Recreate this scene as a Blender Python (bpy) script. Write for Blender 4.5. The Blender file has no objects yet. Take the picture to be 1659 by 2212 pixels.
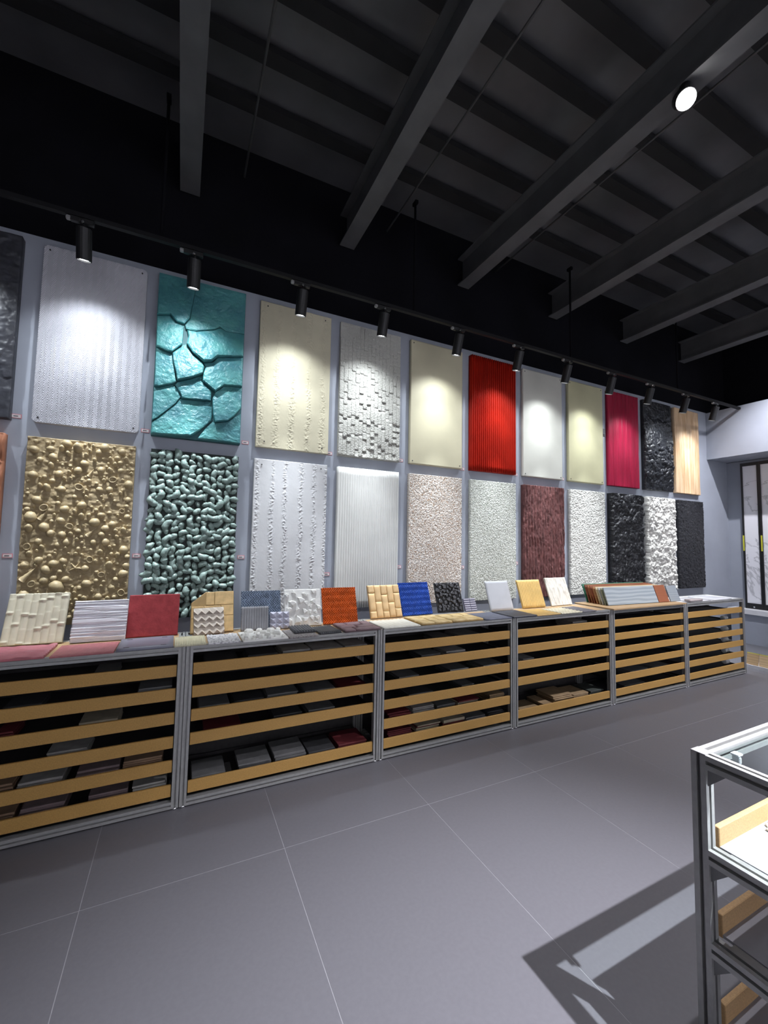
import bpy, bmesh, math, random
import numpy as np
from mathutils import Vector, Matrix

SC = bpy.context.scene
COL = SC.collection
R = math.radians

# ------------------------------------------------------------------ camera, world, lights, exposure
cam_d = bpy.data.cameras.new('camera')
cam = bpy.data.objects.new('camera', cam_d)
COL.objects.link(cam)
_r = Vector((0.89876048, -0.43807015, 0.01800415))
_u = Vector((-0.04542546, -0.05219623, 0.99760317))
_f = Vector((0.43608042, 0.89742415, 0.06681145))
cam.matrix_world = Matrix(((_r.x, _u.x, -_f.x, 0.0), (_r.y, _u.y, -_f.y, 0.0), (_r.z, _u.z, -_f.z, 1.5), (0, 0, 0, 1)))
cam_d.sensor_fit = 'HORIZONTAL'
cam_d.sensor_width = 36.0
cam_d.lens = 899.54 * 36.0 / 1659.0
cam_d.clip_start = 0.02
SC.camera = cam

world = bpy.data.worlds.new('world')
SC.world = world
world.use_nodes = True
world.node_tree.nodes['Background'].inputs[0].default_value = (0.75, 0.8, 1.0, 1)
world.node_tree.nodes['Background'].inputs[1].default_value = 0.0

SC.view_settings.view_transform = 'Standard'
SC.view_settings.look = 'None'
SC.view_settings.gamma = 1.0
SC.view_settings.use_curve_mapping = False
SC.view_settings.exposure = 0.22

TRACK_W = 240.0         # watts of the beam of each track spotlight
ROOM_W = 300.0          # watts of each ceiling downlight
TRACK_COL = (0.87, 0.93, 1.0)
ROOM_COL = (0.92, 0.92, 1.0)

# ------------------------------------------------------------------ materials
MATS = {}

def _nodes(name):
    m = bpy.data.materials.new(name)
    m.use_nodes = True
    nt = m.node_tree
    return m, nt, nt.nodes['Principled BSDF']

def clampc(c, k):
    return tuple(max(0.0, min(1.0, x * k)) for x in c[:3]) + (1.0,)

def mat(name, col, rough=0.6, var=0.12, scale=9.0, bump=0.0, bscale=80.0, metal=0.0, spec=0.5, col2=None, lo=0.35, hi=0.65, detail=4.0, stretch=(1, 1, 1), bdist=0.004):
    """principled with a noise-mixed colour and a fine noise relief"""
    if name in MATS:
        return MATS[name]
    m, nt, p = _nodes(name)
    tc = nt.nodes.new('ShaderNodeTexCoord')
    mp = nt.nodes.new('ShaderNodeMapping')
    mp.inputs['Scale'].default_value = stretch
    nt.links.new(tc.outputs['Object'], mp.inputs['Vector'])
    n = nt.nodes.new('ShaderNodeTexNoise')
    n.inputs['Scale'].default_value = scale
    n.inputs['Detail'].default_value = detail
    nt.links.new(mp.outputs[0], n.inputs['Vector'])
    r = nt.nodes.new('ShaderNodeValToRGB')
    r.color_ramp.elements[0].position = lo
    r.color_ramp.elements[1].position = hi
    r.color_ramp.elements[0].color = clampc(col, 1 - var)
    r.color_ramp.elements[1].color = clampc(col2, 1) if col2 else clampc(col, 1 + var)
    nt.links.new(n.outputs['Fac'], r.inputs[0])
    nt.links.new(r.outputs[0], p.inputs['Base Color'])
    p.inputs['Roughness'].default_value = rough
    p.inputs['Metallic'].default_value = metal
    p.inputs['Specular IOR Level'].default_value = spec
    if bump > 0:
        b = nt.nodes.new('ShaderNodeBump')
        b.inputs['Strength'].default_value = bump
        b.inputs['Distance'].default_value = bdist
        n2 = nt.nodes.new('ShaderNodeTexNoise')
        n2.inputs['Scale'].default_value = bscale
        n2.inputs['Detail'].default_value = 5.0
        nt.links.new(mp.outputs[0], n2.inputs['Vector'])
        nt.links.new(n2.outputs['Fac'], b.inputs['Height'])
        nt.links.new(b.outputs[0], p.inputs['Normal'])
    MATS[name] = m
    return m

def mat_wood(name, a, b, scale=6.0, rough=0.55, stretch=(0.25, 1, 2.2), dist=5.0):
    if name in MATS:
        return MATS[name]
    m, nt, p = _nodes(name)
    tc = nt.nodes.new('ShaderNodeTexCoord')
    mp = nt.nodes.new('ShaderNodeMapping')
    mp.inputs['Scale'].default_value = stretch
    nt.links.new(tc.outputs['Object'], mp.inputs['Vector'])
    w = nt.nodes.new('ShaderNodeTexWave')
    w.bands_direction = 'Z'
    w.inputs['Scale'].default_value = scale
    w.inputs['Distortion'].default_value = dist
    w.inputs['Detail'].default_value = 2.0
    w.inputs['Detail Scale'].default_value = 1.0
    nt.links.new(mp.outputs[0], w.inputs['Vector'])
    r = nt.nodes.new('ShaderNodeValToRGB')
    r.color_ramp.elements[0].color = clampc(a, 1)
    r.color_ramp.elements[1].color = clampc(b, 1)
    nt.links.new(w.outputs['Fac'], r.inputs[0])
    nt.links.new(r.outputs[0], p.inputs['Base Color'])
    p.inputs['Roughness'].default_value = rough
    MATS[name] = m
    return m

def mat_emit(name, col, strength):
    if name in MATS:
        return MATS[name]
    m, nt, p = _nodes(name)
    p.inputs['Base Color'].default_value = (0.8, 0.8, 0.8, 1)
    p.inputs['Emission Color'].default_value = clampc(col, 1)
    p.inputs['Emission Strength'].default_value = strength
    MATS[name] = m
    return m

def mat_glass(name, tint=(0.93, 0.97, 0.96)):
    if name in MATS:
        return MATS[name]
    m = bpy.data.materials.new(name)
    m.use_nodes = True
    nt = m.node_tree
    nt.nodes.clear()
    o = nt.nodes.new('ShaderNodeOutputMaterial')
    t = nt.nodes.new('ShaderNodeBsdfTransparent')
    t.inputs[0].default_value = tint + (1,)
    g = nt.nodes.new('ShaderNodeBsdfGlossy')
    g.inputs['Roughness'].default_value = 0.03
    fr = nt.nodes.new('ShaderNodeFresnel')
    fr.inputs['IOR'].default_value = 1.5
    mx = nt.nodes.new('ShaderNodeMixShader')
    ge = nt.nodes.new('ShaderNodeNewGeometry')
    sb = nt.nodes.new('ShaderNodeMath'); sb.operation = 'SUBTRACT'; sb.inputs[0].default_value = 1.0
    ml = nt.nodes.new('ShaderNodeMath'); ml.operation = 'MULTIPLY'
    nt.links.new(ge.outputs['Backfacing'], sb.inputs[1])
    nt.links.new(sb.outputs[0], ml.inputs[0])
    nt.links.new(fr.outputs[0], ml.inputs[1])
    nt.links.new(ml.outputs[0], mx.inputs[0])
    nt.links.new(t.outputs[0], mx.inputs[1])
    nt.links.new(g.outputs[0], mx.inputs[2])
    nt.links.new(mx.outputs[0], o.inputs['Surface'])
    MATS[name] = m
    return m

def mat_marble(name):
    m, nt, p = _nodes(name)
    tc = nt.nodes.new('ShaderNodeTexCoord')
    n = nt.nodes.new('ShaderNodeTexNoise')
    n.inputs['Scale'].default_value = 1.2
    n.inputs['Detail'].default_value = 6.0
    n.inputs['Distortion'].default_value = 0.6
    nt.links.new(tc.outputs['Object'], n.inputs['Vector'])
    s = nt.nodes.new('ShaderNodeMath'); s.operation = 'SUBTRACT'; s.inputs[1].default_value = 0.5
    a = nt.nodes.new('ShaderNodeMath'); a.operation = 'ABSOLUTE'
    nt.links.new(n.outputs['Fac'], s.inputs[0]); nt.links.new(s.outputs[0], a.inputs[0])
    r = nt.nodes.new('ShaderNodeValToRGB')
    r.color_ramp.elements[0].position = 0.0
    r.color_ramp.elements[0].color = (0.50, 0.50, 0.53, 1)
    r.color_ramp.elements[1].position = 0.007
    r.color_ramp.elements[1].color = (0.84, 0.84, 0.88, 1)
    nt.links.new(a.outputs[0], r.inputs[0])
    nt.links.new(r.outputs[0], p.inputs['Base Color'])
    p.inputs['Roughness'].default_value = 0.25
    MATS[name] = m
    return m

# ------------------------------------------------------------------ geometry helpers
def link(o, parent=None):
    COL.objects.link(o)
    if parent is not None:
        o.parent = parent
    return o

def obj(name, me, parent=None, loc=(0, 0, 0), rot=(0, 0, 0), scale=(1, 1, 1)):
    o = bpy.data.objects.new(name, me)
    link(o, parent)
    o.location = loc
    o.rotation_euler = rot
    o.scale = scale
    return o

def empty(name, loc=(0, 0, 0), rot=(0, 0, 0)):
    o = bpy.data.objects.new(name, None)
    o.empty_display_size = 0.05
    link(o)
    o.location = loc
    o.rotation_euler = rot
    return o

def tag(o, label, cat, group=None):
    o['label'] = label
    o['category'] = cat
    if group:
        o['group'] = group
    return o

def struct(o, label=None):
    o['kind'] = 'structure'
    if label:
        o['label'] = label
    return o

def mesh(name, verts, faces, m, smooth=False):
    me = bpy.data.meshes.new(name)
    me.from_pydata([tuple(map(float, v)) for v in verts], [], faces)
    if m is not None:
        me.materials.append(m)
    if smooth:
        me.polygons.foreach_set('use_smooth', [True] * len(me.polygons))
    me.update()
    return me

def bm_mesh(name, bm, m, smooth=False):
    bmesh.ops.recalc_face_normals(bm, faces=bm.faces)
    me = bpy.data.meshes.new(name)
    bm.to_mesh(me)
    bm.free()
    me.materials.append(m)
    if smooth:
        me.polygons.foreach_set('use_smooth', [True] * len(me.polygons))
    return me

BOX = {}

def box_me(sx, sy, sz, m, bevel=0.0):
    """box with its origin at the min corner"""
    key = (round(sx, 4), round(sy, 4), round(sz, 4), m.name, bevel)
    if key in BOX:
        return BOX[key]
    bm = bmesh.new()
    bmesh.ops.create_cube(bm, size=1.0)
    for v in bm.verts:
        v.co = Vector(((v.co.x + .5) * sx, (v.co.y + .5) * sy, (v.co.z + .5) * sz))
    if bevel > 0:
        bmesh.ops.bevel(bm, geom=list(bm.edges), offset=bevel, segments=1, affect='EDGES')
    me = bm_mesh('box', bm, m)
    BOX[key] = me
    return me

def box(name, lo, hi, m, parent=None, bevel=0.0):
    return obj(name, box_me(hi[0] - lo[0], hi[1] - lo[1], hi[2] - lo[2], m, bevel), parent, lo)

def boxes_me(name, bl, m):
    """several touching boxes that make up one part"""
    V, F = [], []
    for lo, hi in bl:
        k = len(V)
        for z in (lo[2], hi[2]):
            V += [(lo[0], lo[1], z), (hi[0], lo[1], z), (hi[0], hi[1], z), (lo[0], hi[1], z)]
        F += [(k, k + 3, k + 2, k + 1), (k + 4, k + 5, k + 6, k + 7)] + [(k + i, k + (i + 1) % 4, k + 4 + (i + 1) % 4, k + 4 + i) for i in range(4)]
    return mesh(name, V, F, m)

BAR = {}

def bar_me(L, m, s=0.036):
    """slotted aluminium extrusion along +z, section s x s, origin at the min corner of one end"""
    key = (round(L, 4), m.name, s)
    if key in BAR:
        return BAR[key]
    h, g, d = s / 2, s * 0.13, s * 0.36
    side = [(-h, -h), (-g, -h), (-g, -h + d), (g, -h + d), (g, -h)]
    pts = []
    for k in range(4):
        c, sn = math.cos(k * math.pi / 2), math.sin(k * math.pi / 2)
        pts += [(c * x - sn * y + h, sn * x + c * y + h) for x, y in side]
    n = len(pts)
    V = [(x, y, 0) for x, y in pts] + [(x, y, L) for x, y in pts]
    F = [tuple(range(n - 1, -1, -1)), tuple(range(n, 2 * n))] + [(i, (i + 1) % n, n + (i + 1) % n, n + i) for i in range(n)]
    me = mesh('extrusion', V, F, m)
    BAR[key] = me
    return me

def bar(name, lo, L, axis, m, parent, s=0.036):
    me = bar_me(L, m, s)
    if axis == 'z':
        return obj(name, me, parent, lo)
    if axis == 'x':   # z->x, x->-z : rotate about y by +90
        return obj(name, me, parent, (lo[0], lo[1], lo[2] + s), (0, R(90), 0))
    return obj(name, me, parent, (lo[0], lo[1], lo[2] + s), (R(-90), 0, 0))

def cyl_me(name, r, L, m, seg=16, r2=None, smooth=True):
    """cylinder along +z from 0 to L"""
    bm = bmesh.new()
    bmesh.ops.create_cone(bm, cap_ends=True, segments=seg, radius1=r, radius2=r if r2 is None else r2, depth=L)
    bmesh.ops.translate(bm, verts=bm.verts, vec=(0, 0, L / 2))
    me = bm_mesh(name, bm, m)
    if smooth:
        for p in me.polygons:
            p.use_smooth = len(p.vertices) == 4
    return me

# ------------------------------------------------------------------ numpy noise
def _hash(i, j, seed):
    i = i.astype(np.int64); j = j.astype(np.int64)
    h = (i * 374761393 + j * 668265263 + seed * 1442695041) & 0x7fffffff
    h = ((h ^ (h >> 13)) * 1274126177) & 0x7fffffff
    h = h ^ (h >> 16)
    return (h & 0xffff) / 65535.0

def vn(x, y, seed=0):
    xi, yi = np.floor(x), np.floor(y)
    fx, fy = x - xi, y - yi
    fx = fx * fx * (3 - 2 * fx); fy = fy * fy * (3 - 2 * fy)
    a, b = _hash(xi, yi, seed), _hash(xi + 1, yi, seed)
    c, d = _hash(xi, yi + 1, seed), _hash(xi + 1, yi + 1, seed)
    return (a + (b - a) * fx) * (1 - fy) + (c + (d - c) * fx) * fy

def fbm(x, y, seed=0, octv=4, gain=0.5):
    t, amp, s = 0, 1.0, 0
    for k in range(octv):
        t = t + amp * vn(x * 2 ** k, y * 2 ** k, seed + k * 17)
        s += amp
        amp *= gain
    return t / s

def worley(x, y, seed=0):
    xi, yi = np.floor(x), np.floor(y)
    f1 = np.full(x.shape, 9.0); f2 = np.full(x.shape, 9.0); idv = np.zeros(x.shape)
    for dx in (-1, 0, 1):
        for dy in (-1, 0, 1):
            cx, cy = xi + dx, yi + dy
            px, py = cx + _hash(cx, cy, seed), cy + _hash(cx, cy, seed + 7)
            d = np.hypot(px - x, py - y)
            n = d < f1
            f2 = np.where(n, f1, np.minimum(f2, d))
            idv = np.where(n, _hash(cx, cy, seed + 3), idv)
            f1 = np.where(n, d, f1)
    return f1, f2, idv

def relief_me(name, w, h, nx, nz, fn, t, m, smooth=False, corner=0.0, cut=None):
    """slab of thickness t whose front (towards -y) carries the relief fn(u, v) in metres; origin bottom-left-back"""
    u = np.linspace(0, w, nx + 1); v = np.linspace(0, h, nz + 1)
    U, V = np.meshgrid(u, v)
    H = np.zeros_like(U) + fn(U, V)
    X, Z = U.copy(), V.copy()
    if corner > 0:     # rounded corners
        for cx, sx in ((corner, -1), (w - corner, 1)):
            for cz, sz in ((corner, -1), (h - corner, 1)):
                ix = (sx * (U - cx) > 0) & (sz * (V - cz) > 0)
                a, b = np.abs(U - cx) / corner, np.abs(V - cz) / corner
                k = np.maximum(a, b) / np.maximum(np.hypot(a, b), 1e-6)
                X = np.where(ix, cx + (U - cx) * k, X); Z = np.where(ix, cz + (V - cz) * k, Z)
    if cut:            # chamfered upper left corner of size cut
        lim = np.where(X < cut[0], h - cut[1] * (1 - X / cut[0]), h)
        Z = Z * lim / h
    front = np.stack([X, -(t + H), Z], -1).reshape(-1, 3)
    n1 = nx + 1
    idx = np.arange((nx + 1) * (nz + 1)).reshape(nz + 1, nx + 1)
    a = idx[:-1, :-1].ravel(); b = idx[:-1, 1:].ravel(); c = idx[1:, 1:].ravel(); d = idx[1:, :-1].ravel()
    quads = np.stack([a, b, c, d], -1)
    rim = np.concatenate([idx[0, :], idx[1:, -1], idx[-1, -2::-1], idx[-2:0:-1, 0]])
    back = front[rim].copy(); back[:, 1] = 0
    k = len(front); n = len(rim)
    bi = k + np.arange(n)
    side = np.stack([bi, np.roll(bi, -1), np.roll(rim, -1), rim], -1)
    verts = np.concatenate([front, back])
    allq = np.concatenate([quads, side])
    me = bpy.data.meshes.new(name)
    me.vertices.add(len(verts)); me.vertices.foreach_set('co', verts.ravel())
    nl = len(allq) * 4 + n
    me.loops.add(nl)
    me.loops.foreach_set('vertex_index', np.concatenate([allq.ravel(), bi[::-1]]).astype(np.int32))
    me.polygons.add(len(allq) + 1)
    st = np.concatenate([np.arange(len(allq)) * 4, [len(allq) * 4]]).astype(np.int32)
    me.polygons.foreach_set('loop_start', st)
    if smooth:
        sm = np.zeros(len(allq) + 1, dtype=bool); sm[:len(quads)] = True
        me.polygons.foreach_set('use_smooth', sm)
    me.update(calc_edges=True)
    me.validate()
    me.materials.append(m)
    return me
# ------------------------------------------------------------------ shared materials
M_WALL = mat('wall_paint_grey', (0.345, 0.37, 0.425), 0.62, 0.04, 3, 0.05, 250)
M_BLACK = mat('black_paint', (0.006, 0.006, 0.008), 0.9, 0.2, 2, spec=0.08)
M_DECK = mat('roof_deck_paint', (0.085, 0.085, 0.092), 0.5, 0.2, 2)
M_BEAM = mat('beam_paint', (0.085, 0.085, 0.09), 0.7, 0.15, 4)
M_PURLIN = mat('purlin_shade', (0.010, 0.010, 0.011), 0.85, 0.2, 4)  # near-black tone stands for the shading on the purlin faces
M_TILE = mat('floor_tile', (0.120, 0.118, 0.131), 0.42, 0.03, 60, 0.04, 500, spec=0.45)
M_GROUT = mat('grout', (0.25, 0.25, 0.265), 0.8, 0.08, 20)
M_ALU = mat('brushed_aluminium', (0.36, 0.36, 0.35), 0.40, 0.06, 40, metal=0.35)
M_LIP = mat('tan_fibreboard', (0.46, 0.262, 0.072), 0.6, 0.10, 160, 0.05, 300)
M_TRAY = mat('dark_tray_board', (0.028, 0.026, 0.026), 0.75, 0.2, 30)
M_TOPB = mat_wood('plywood_top', (0.46, 0.30, 0.15), (0.55, 0.38, 0.21), 20, 0.5, (1, 2.2, 0.2), 1.0)
M_DARKMETAL = mat('black_powder_coat', (0.010, 0.010, 0.011), 0.5, 0.1, 30)
M_CHROME = mat('bright_steel', (0.8, 0.8, 0.8), 0.25, 0.05, 30, metal=1.0)
M_WHITE = mat('white_board', (0.74, 0.74, 0.76), 0.4, 0.03, 10)

XL, XR, YF, YB, ZC = -6.0, 8.17, -5.0, 3.71, 4.95
ZW = 3.655           # top of the grey part of the display wall

# ------------------------------------------------------------------ setting
floor = struct(box('floor', (XL, YF, -0.10), (XR, YB, -0.0004), M_GROUT))
TX, TY, J = 0.818, 1.636, 0.0028
ix0 = math.floor((XL + 0.297) / TX); ix1 = math.ceil((XR + 0.297) / TX)
iy0 = math.floor((YF - 2.108) / TY); iy1 = math.ceil((YB - 2.108) / TY)
for i in range(ix0, ix1):
    for j in range(iy0, iy1):
        a, b = max(XL, -0.297 + i * TX) + J / 2, min(XR, -0.297 + (i + 1) * TX) - J / 2
        c, d = max(YF, 2.108 + j * TY) + J / 2, min(YB, 2.108 + (j + 1) * TY) - J / 2
        if b - a > 0.02 and d - c > 0.02:
            o = obj('floor_tile', box_me(b - a, d - c, 0.0006, M_TILE), floor, (a - XL, c - YF, 0.0995))
struct(box('wall_back', (XL, YB, 0), (XR, YB + 0.15, ZW), M_WALL))
struct(box('wall_back_upper', (XL, YB + 0.004, ZW), (XR, YB + 0.15, ZC + 0.1), M_BLACK))
struct(box('wall_right', (XR, YF, 0), (XR + 0.15, YB + 0.15, 2.88), M_WALL))
struct(box('wall_right_upper', (XR, YF, 2.88), (XR + 0.15, YB + 0.15, ZC + 0.1), M_BLACK))
M_PALE = mat('wall_paint_pale', (0.72, 0.73, 0.76), 0.7, 0.03, 3)
struct(box('wall_left', (XL - 0.15, YF, 0), (XL, YB + 0.15, ZC + 0.1), M_WALL))
struct(box('wall_front', (XL, YF - 0.15, 0), (XR, YF, ZC + 0.1), M_PALE))
struct(box('trim_1', (7.585, YF + 0.3, 2.885), (XR - 0.002, YB - 0.001, 3.645), M_WALL))   # bulkhead over the end wall
struct(box('ceiling', (XL, YF, ZC), (XR, YB, ZC + 0.08), M_DECK))
struct(box('ceiling_outer', (XL, YF, ZC + 0.09), (XR, YB, ZC + 0.14), M_BLACK))

# steel roof beams, square to the display wall, each with flanges and a web
def beam_me():
    L = YB - YF - 0.02
    return boxes_me('roof_beam', [((-0.075, 0, 0), (0.075, L, 0.014)), ((-0.006, 0, 0.014), (0.006, L, 0.30)), ((-0.075, 0, 0.30), (0.075, L, 0.314))], M_BEAM)
BEAM = beam_me()
for k in range(-4, 6):
    x = -0.06 + 1.4 * k
    o = obj('roof_beam', BEAM, None, (x, YF + 0.01, 4.362))
    nm = {0: 'dark steel roof beam nearest the left, over the teal stone panel', 1: 'dark steel roof beam running over the off-white block panel',
          2: 'dark steel roof beam carrying the glaring downlight', 3: 'dark steel roof beam next beyond the glaring downlight',
          4: 'dark steel roof beam second beyond the glaring downlight', 5: 'dark steel roof beam farthest away, nearest the bulkhead'}
    tag(o, nm.get(k, 'dark steel roof beam out of view to the left'), 'beam', 'steel roof beams')
# purlins along the display wall on top of the beams
for k, y in enumerate([-4.4 + 0.402 * q for q in range(20)]):
    if y > 3.66: break
    o = box('roof_purlin', (XL + .01, y - 0.055, 4.885), (XR - .16, y + 0.055, 4.935), M_PURLIN)
    struct(o)
# conduits beside the beams
for k, x in ((0, 0.36), (1, 1.765), (2, 3.18)):
    o = obj('conduit', cyl_me('conduit', 0.009, YB - YF - 0.05, M_BEAM, 8), None, (x, YF + 0.02, 4.668), (R(-90), 0, 0))
    tag(o, ['thin dark conduit between the two beams nearest the left', 'thin dark conduit beside the beam over the off-white block panel', 'thin dark conduit just beyond the beam with the glaring downlight'][k], 'conduit', 'ceiling conduits')

# ------------------------------------------------------------------ track and spotlights
TY0, TZ0 = 3.248, 3.585
M_TRACK = mat('track_black', (0.008, 0.008, 0.009), 0.6, 0.1, 30, spec=0.25)
track = box('lighting_track', (-3.2, TY0 - 0.017, TZ0), (7.58, TY0 + 0.017, TZ0 + 0.030), M_TRACK)
tag(track, 'long black lighting track hung in front of the display wall', 'track')
ROD = cyl_me('hanger_rod', 0.011, 4.66 - TZ0 - 0.03, M_BLACK, 8)
for x in (-2.29, -0.22, 1.85, 3.92, 5.99):
    obj('hanger_rod', ROD, track, (x + 3.2, 0.017, 0.03))
    obj('hanger_bracket', box_me(0.03, 0.06, 0.03, M_BLACK), track, (x + 3.2 - 0.015, -0.013, 4.66 - TZ0))

M_LENS = mat_emit('spot_lens', (0.95, 0.98, 1.0), 14.0)
M_CAP = mat('grey_adapter_cap', (0.25, 0.25, 0.25), 0.5, 0.05, 20)
BODY = None
def spot_body():
    bm = bmesh.new()
    prof = [(0.0, 0.0), (0.040, 0.0), (0.045, -0.004), (0.045, -0.196), (0.042, -0.2), (0.038, -0.2), (0.037, -0.186), (0.0, -0.186)]
    seg = 20
    rings = []
    for r, z in prof:
        if r == 0:
            rings.append([bm.verts.new((0, 0, z))])
        else:
            rings.append([bm.verts.new((r * math.cos(2 * math.pi * i / seg), r * math.sin(2 * math.pi * i / seg), z)) for i in range(seg)])
    for a, b in zip(rings, rings[1:]):
        for i in range(seg):
            j = (i + 1) % seg
            if len(a) == 1: bm.faces.new((a[0], b[i], b[j]))
            elif len(b) == 1: bm.faces.new((a[i], b[0], a[j]))
            else: bm.faces.new((a[i], b[i], b[j], a[j]))
    return bm_mesh('spot_body', bm, M_DARKMETAL, False)
BODY = spot_body()
LENS = cyl_me('lens', 0.0365, 0.003, M_LENS, 20)
lamp_over = ['white herringbone panel', 'teal flagstone panel', 'cream panel with rough upright bands', 'off-white split-block panel', 'smooth cream panel',
             'red ribbed panel', 'smooth off-white panel', 'smooth pale yellow panel', 'crimson wood-grain panel', 'glossy black rock panel of the upper row', 'peach plank panel']
lamp_x = [-0.668, 0.0, 0.806, 1.55, 2.368, 3.15, 3.88, 4.645, 5.40, 6.19, 6.93]
extra = [-1.44]
def spotlight(x, label, tilt=17.0, seen=True):
    root = empty('track_spotlight', (x, TY0, TZ0))
    tag(root, label, 'spotlight', 'black track spotlights')
    obj('adapter', box_me(0.13, 0.03, 0.032, M_DARKMETAL, 0.003), root, (-0.075, -0.015, -0.034))
    obj('adapter_cap', box_me(0.028, 0.03, 0.026, M_CAP, 0.006), root, (-0.100, -0.016, -0.032))
    kn = obj('pivot', cyl_me('pivot', 0.011, 0.05, M_DARKMETAL, 10), root, (0.0, 0.0, -0.082))
    kb = obj('knob', cyl_me('knob', 0.008, 0.014, M_CHROME, 10), kn, (-0.006, -0.012, 0.052), (R(90), 0, 0))
    b = obj('lamp_body', BODY, root, (0, 0.0, -0.06), (R(tilt), 0, 0))
    obj('lens', LENS, b, (0, 0, -0.189))
    for nm, watts, size, aim in (('spot_beam', TRACK_W, 40, 3 - tilt), ('spot_field', TRACK_W * 0.125, 70, 16 - tilt), ('spot_spill', TRACK_W * 0.10, 116, 22 - tilt)):
        ld = bpy.data.lights.new(nm, 'SPOT')
        ld.energy = watts
        ld.color = TRACK_COL
        ld.spot_size = R(size)
        ld.spot_blend = 1.0
        ld.shadow_soft_size = 0.022
        lo = bpy.data.objects.new(nm, ld)
        COL.objects.link(lo)
        lo.parent = b
        lo.location = (0, 0, -0.203)
        lo.rotation_euler = (R(aim), 0, 0)
    return root
for x, t in zip(lamp_x, lamp_over):
    spotlight(x, 'black cylinder track spotlight above the ' + t)
spotlight(-1.44, 'black cylinder track spotlight above the slate black panel at the left edge')

# ------------------------------------------------------------------ ceiling downlights
M_LENS2 = mat_emit('downlight_lens', (1.0, 0.98, 0.96), 90.0)
def downlight(loc, aim, label, watts, size=75, soft=0.02):
    root = empty('ceiling_downlight', loc)
    tag(root, label, 'downlight', 'ceiling downlights')
    d = Vector(aim) - Vector(loc)
    q = (-d).to_track_quat('Z', 'Y')
    obj('mount', cyl_me('mount', 0.03, 4.36 - loc[2] - 0.03, M_DARKMETAL, 12), root, (0, 0, 0.03))
    hd = empty('lamp_head'); hd.parent = root
    hd.rotation_mode = 'QUATERNION'; hd.rotation_quaternion = q
    body = obj('housing', cyl_me('housing', 0.055, 0.12, M_DARKMETAL, 20), hd, (0, 0, -0.02))
    obj('lens', cyl_me('downlens', 0.05, 0.006, M_LENS2, 20), hd, (0, 0, -0.028))
    ld = bpy.data.lights.new('downlight', 'SPOT')
    ld.energy = watts; ld.color = ROOM_COL
    ld.spot_size = R(size); ld.spot_blend = 1.0; ld.shadow_soft_size = soft
    lo = bpy.data.objects.new('downlight_beam', ld)
    COL.objects.link(lo); lo.parent = hd
    lo.location = (0, 0, -0.04)
downlight((2.70, 1.37, 4.27), (0.2, -0.9, 0.6), 'glaring white round downlight under the third roof beam', ROOM_W * 0.8, 84)
downlight((2.38, -0.94, 4.22), (1.15, 0.5, 0.0), 'downlight behind the camera that lights the floor', ROOM_W * 7.4, 51)
downlight((6.75, 2.25, 4.26), (8.1, 3.1, 0.6), 'downlight off to the right facing the bulkhead and marble panels', ROOM_W * 1.1, 96)
downlight((5.6, 0.5, 4.22), (4.0, 1.6, 0.0), 'added fill lamp out of view to the right over the far floor', ROOM_W * 2.5, 88)  # unseen lamp, added to brighten the far floor
for x, t in ((-1.5, 'first'), (1.6, 'second'), (4.4, 'third'), (7.0, 'fourth')):
    downlight((x, -3.1, 4.22), (x, -5.0, 1.9), '%s of the added fill lamps behind the camera' % t, ROOM_W * 1.9, 130)  # unseen lamps, added so the front wall bounces soft fill into the room
# ------------------------------------------------------------------ wall panels
SPACE = 0.768
UX = [-0.979 - SPACE, -0.979, -0.242, 0.543, 1.293, 2.065, 2.829, 3.604, 4.372, 5.132, 5.893, 6.641]
LX = [-0.991 - SPACE, -0.991, -0.238, 0.540, 1.294, 2.062, 2.832, 3.600, 4.383, 5.134, 5.903, 6.685]
UZ, UH, LZ, LH, PW = 2.284, 1.304, 0.860, 1.320, 0.650
YP = YB - 0.001
M_SCREW = mat('dark_screw', (0.03, 0.03, 0.03), 0.4, 0.1, 30)
SCREW = cyl_me('screw', 0.006, 0.004, M_SCREW, 8)

def panel(name, x, z, me, label, cat='wall panel', group=None):
    o = obj(name, me, None, (x, YP, z))
    return tag(o, label, cat, group or 'textured sample panels on the wall')

def screws(o, pts, t):
    for u, v in pts:
        obj('screw', SCREW, o, (u, -t + 0.001, v), (R(90), 0, 0))

# --- relief functions
def f_herring(U, V, cols=24, pitch=0.0175, k=0.050, a=0.0050, w=PW):
    tri = np.abs(((U / w * cols) % 2) - 1)
    return a * (0.5 + 0.5 * np.sin(2 * np.pi * (V + tri * k) / pitch))

def f_rock(amp, s, seed, ridg=0.6):
    def f(U, V):
        q = fbm(U * s + 2 * fbm(U * s, V * s, seed + 5, 2), V * s + 1.5 * fbm(U * s + 9, V * s, seed + 8, 2), seed, 5, 0.58)
        f1, f2, idv = worley(U * s * 1.6 + 0.8 * fbm(U * 9, V * 9, seed + 1, 3), V * s * 1.6 + 0.8 * fbm(U * 9 + 4, V * 9, seed + 2, 3), seed)
        return amp * ((1 - ridg) * q + ridg * (0.55 * idv + 0.45 * (1 - f1)) + 0.25 * fbm(U * s * 5, V * s * 5, seed + 3, 3))
    return f

def f_grain(amp, s, seed):
    def f(U, V):
        f1, f2, idv = worley(U * s, V * s, seed)
        return amp * (0.75 * np.clip(1 - f1 * 1.15, 0, 1) + 0.4 * fbm(U * s * .7, V * s * .7, seed + 4, 3))
    return f

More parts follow.
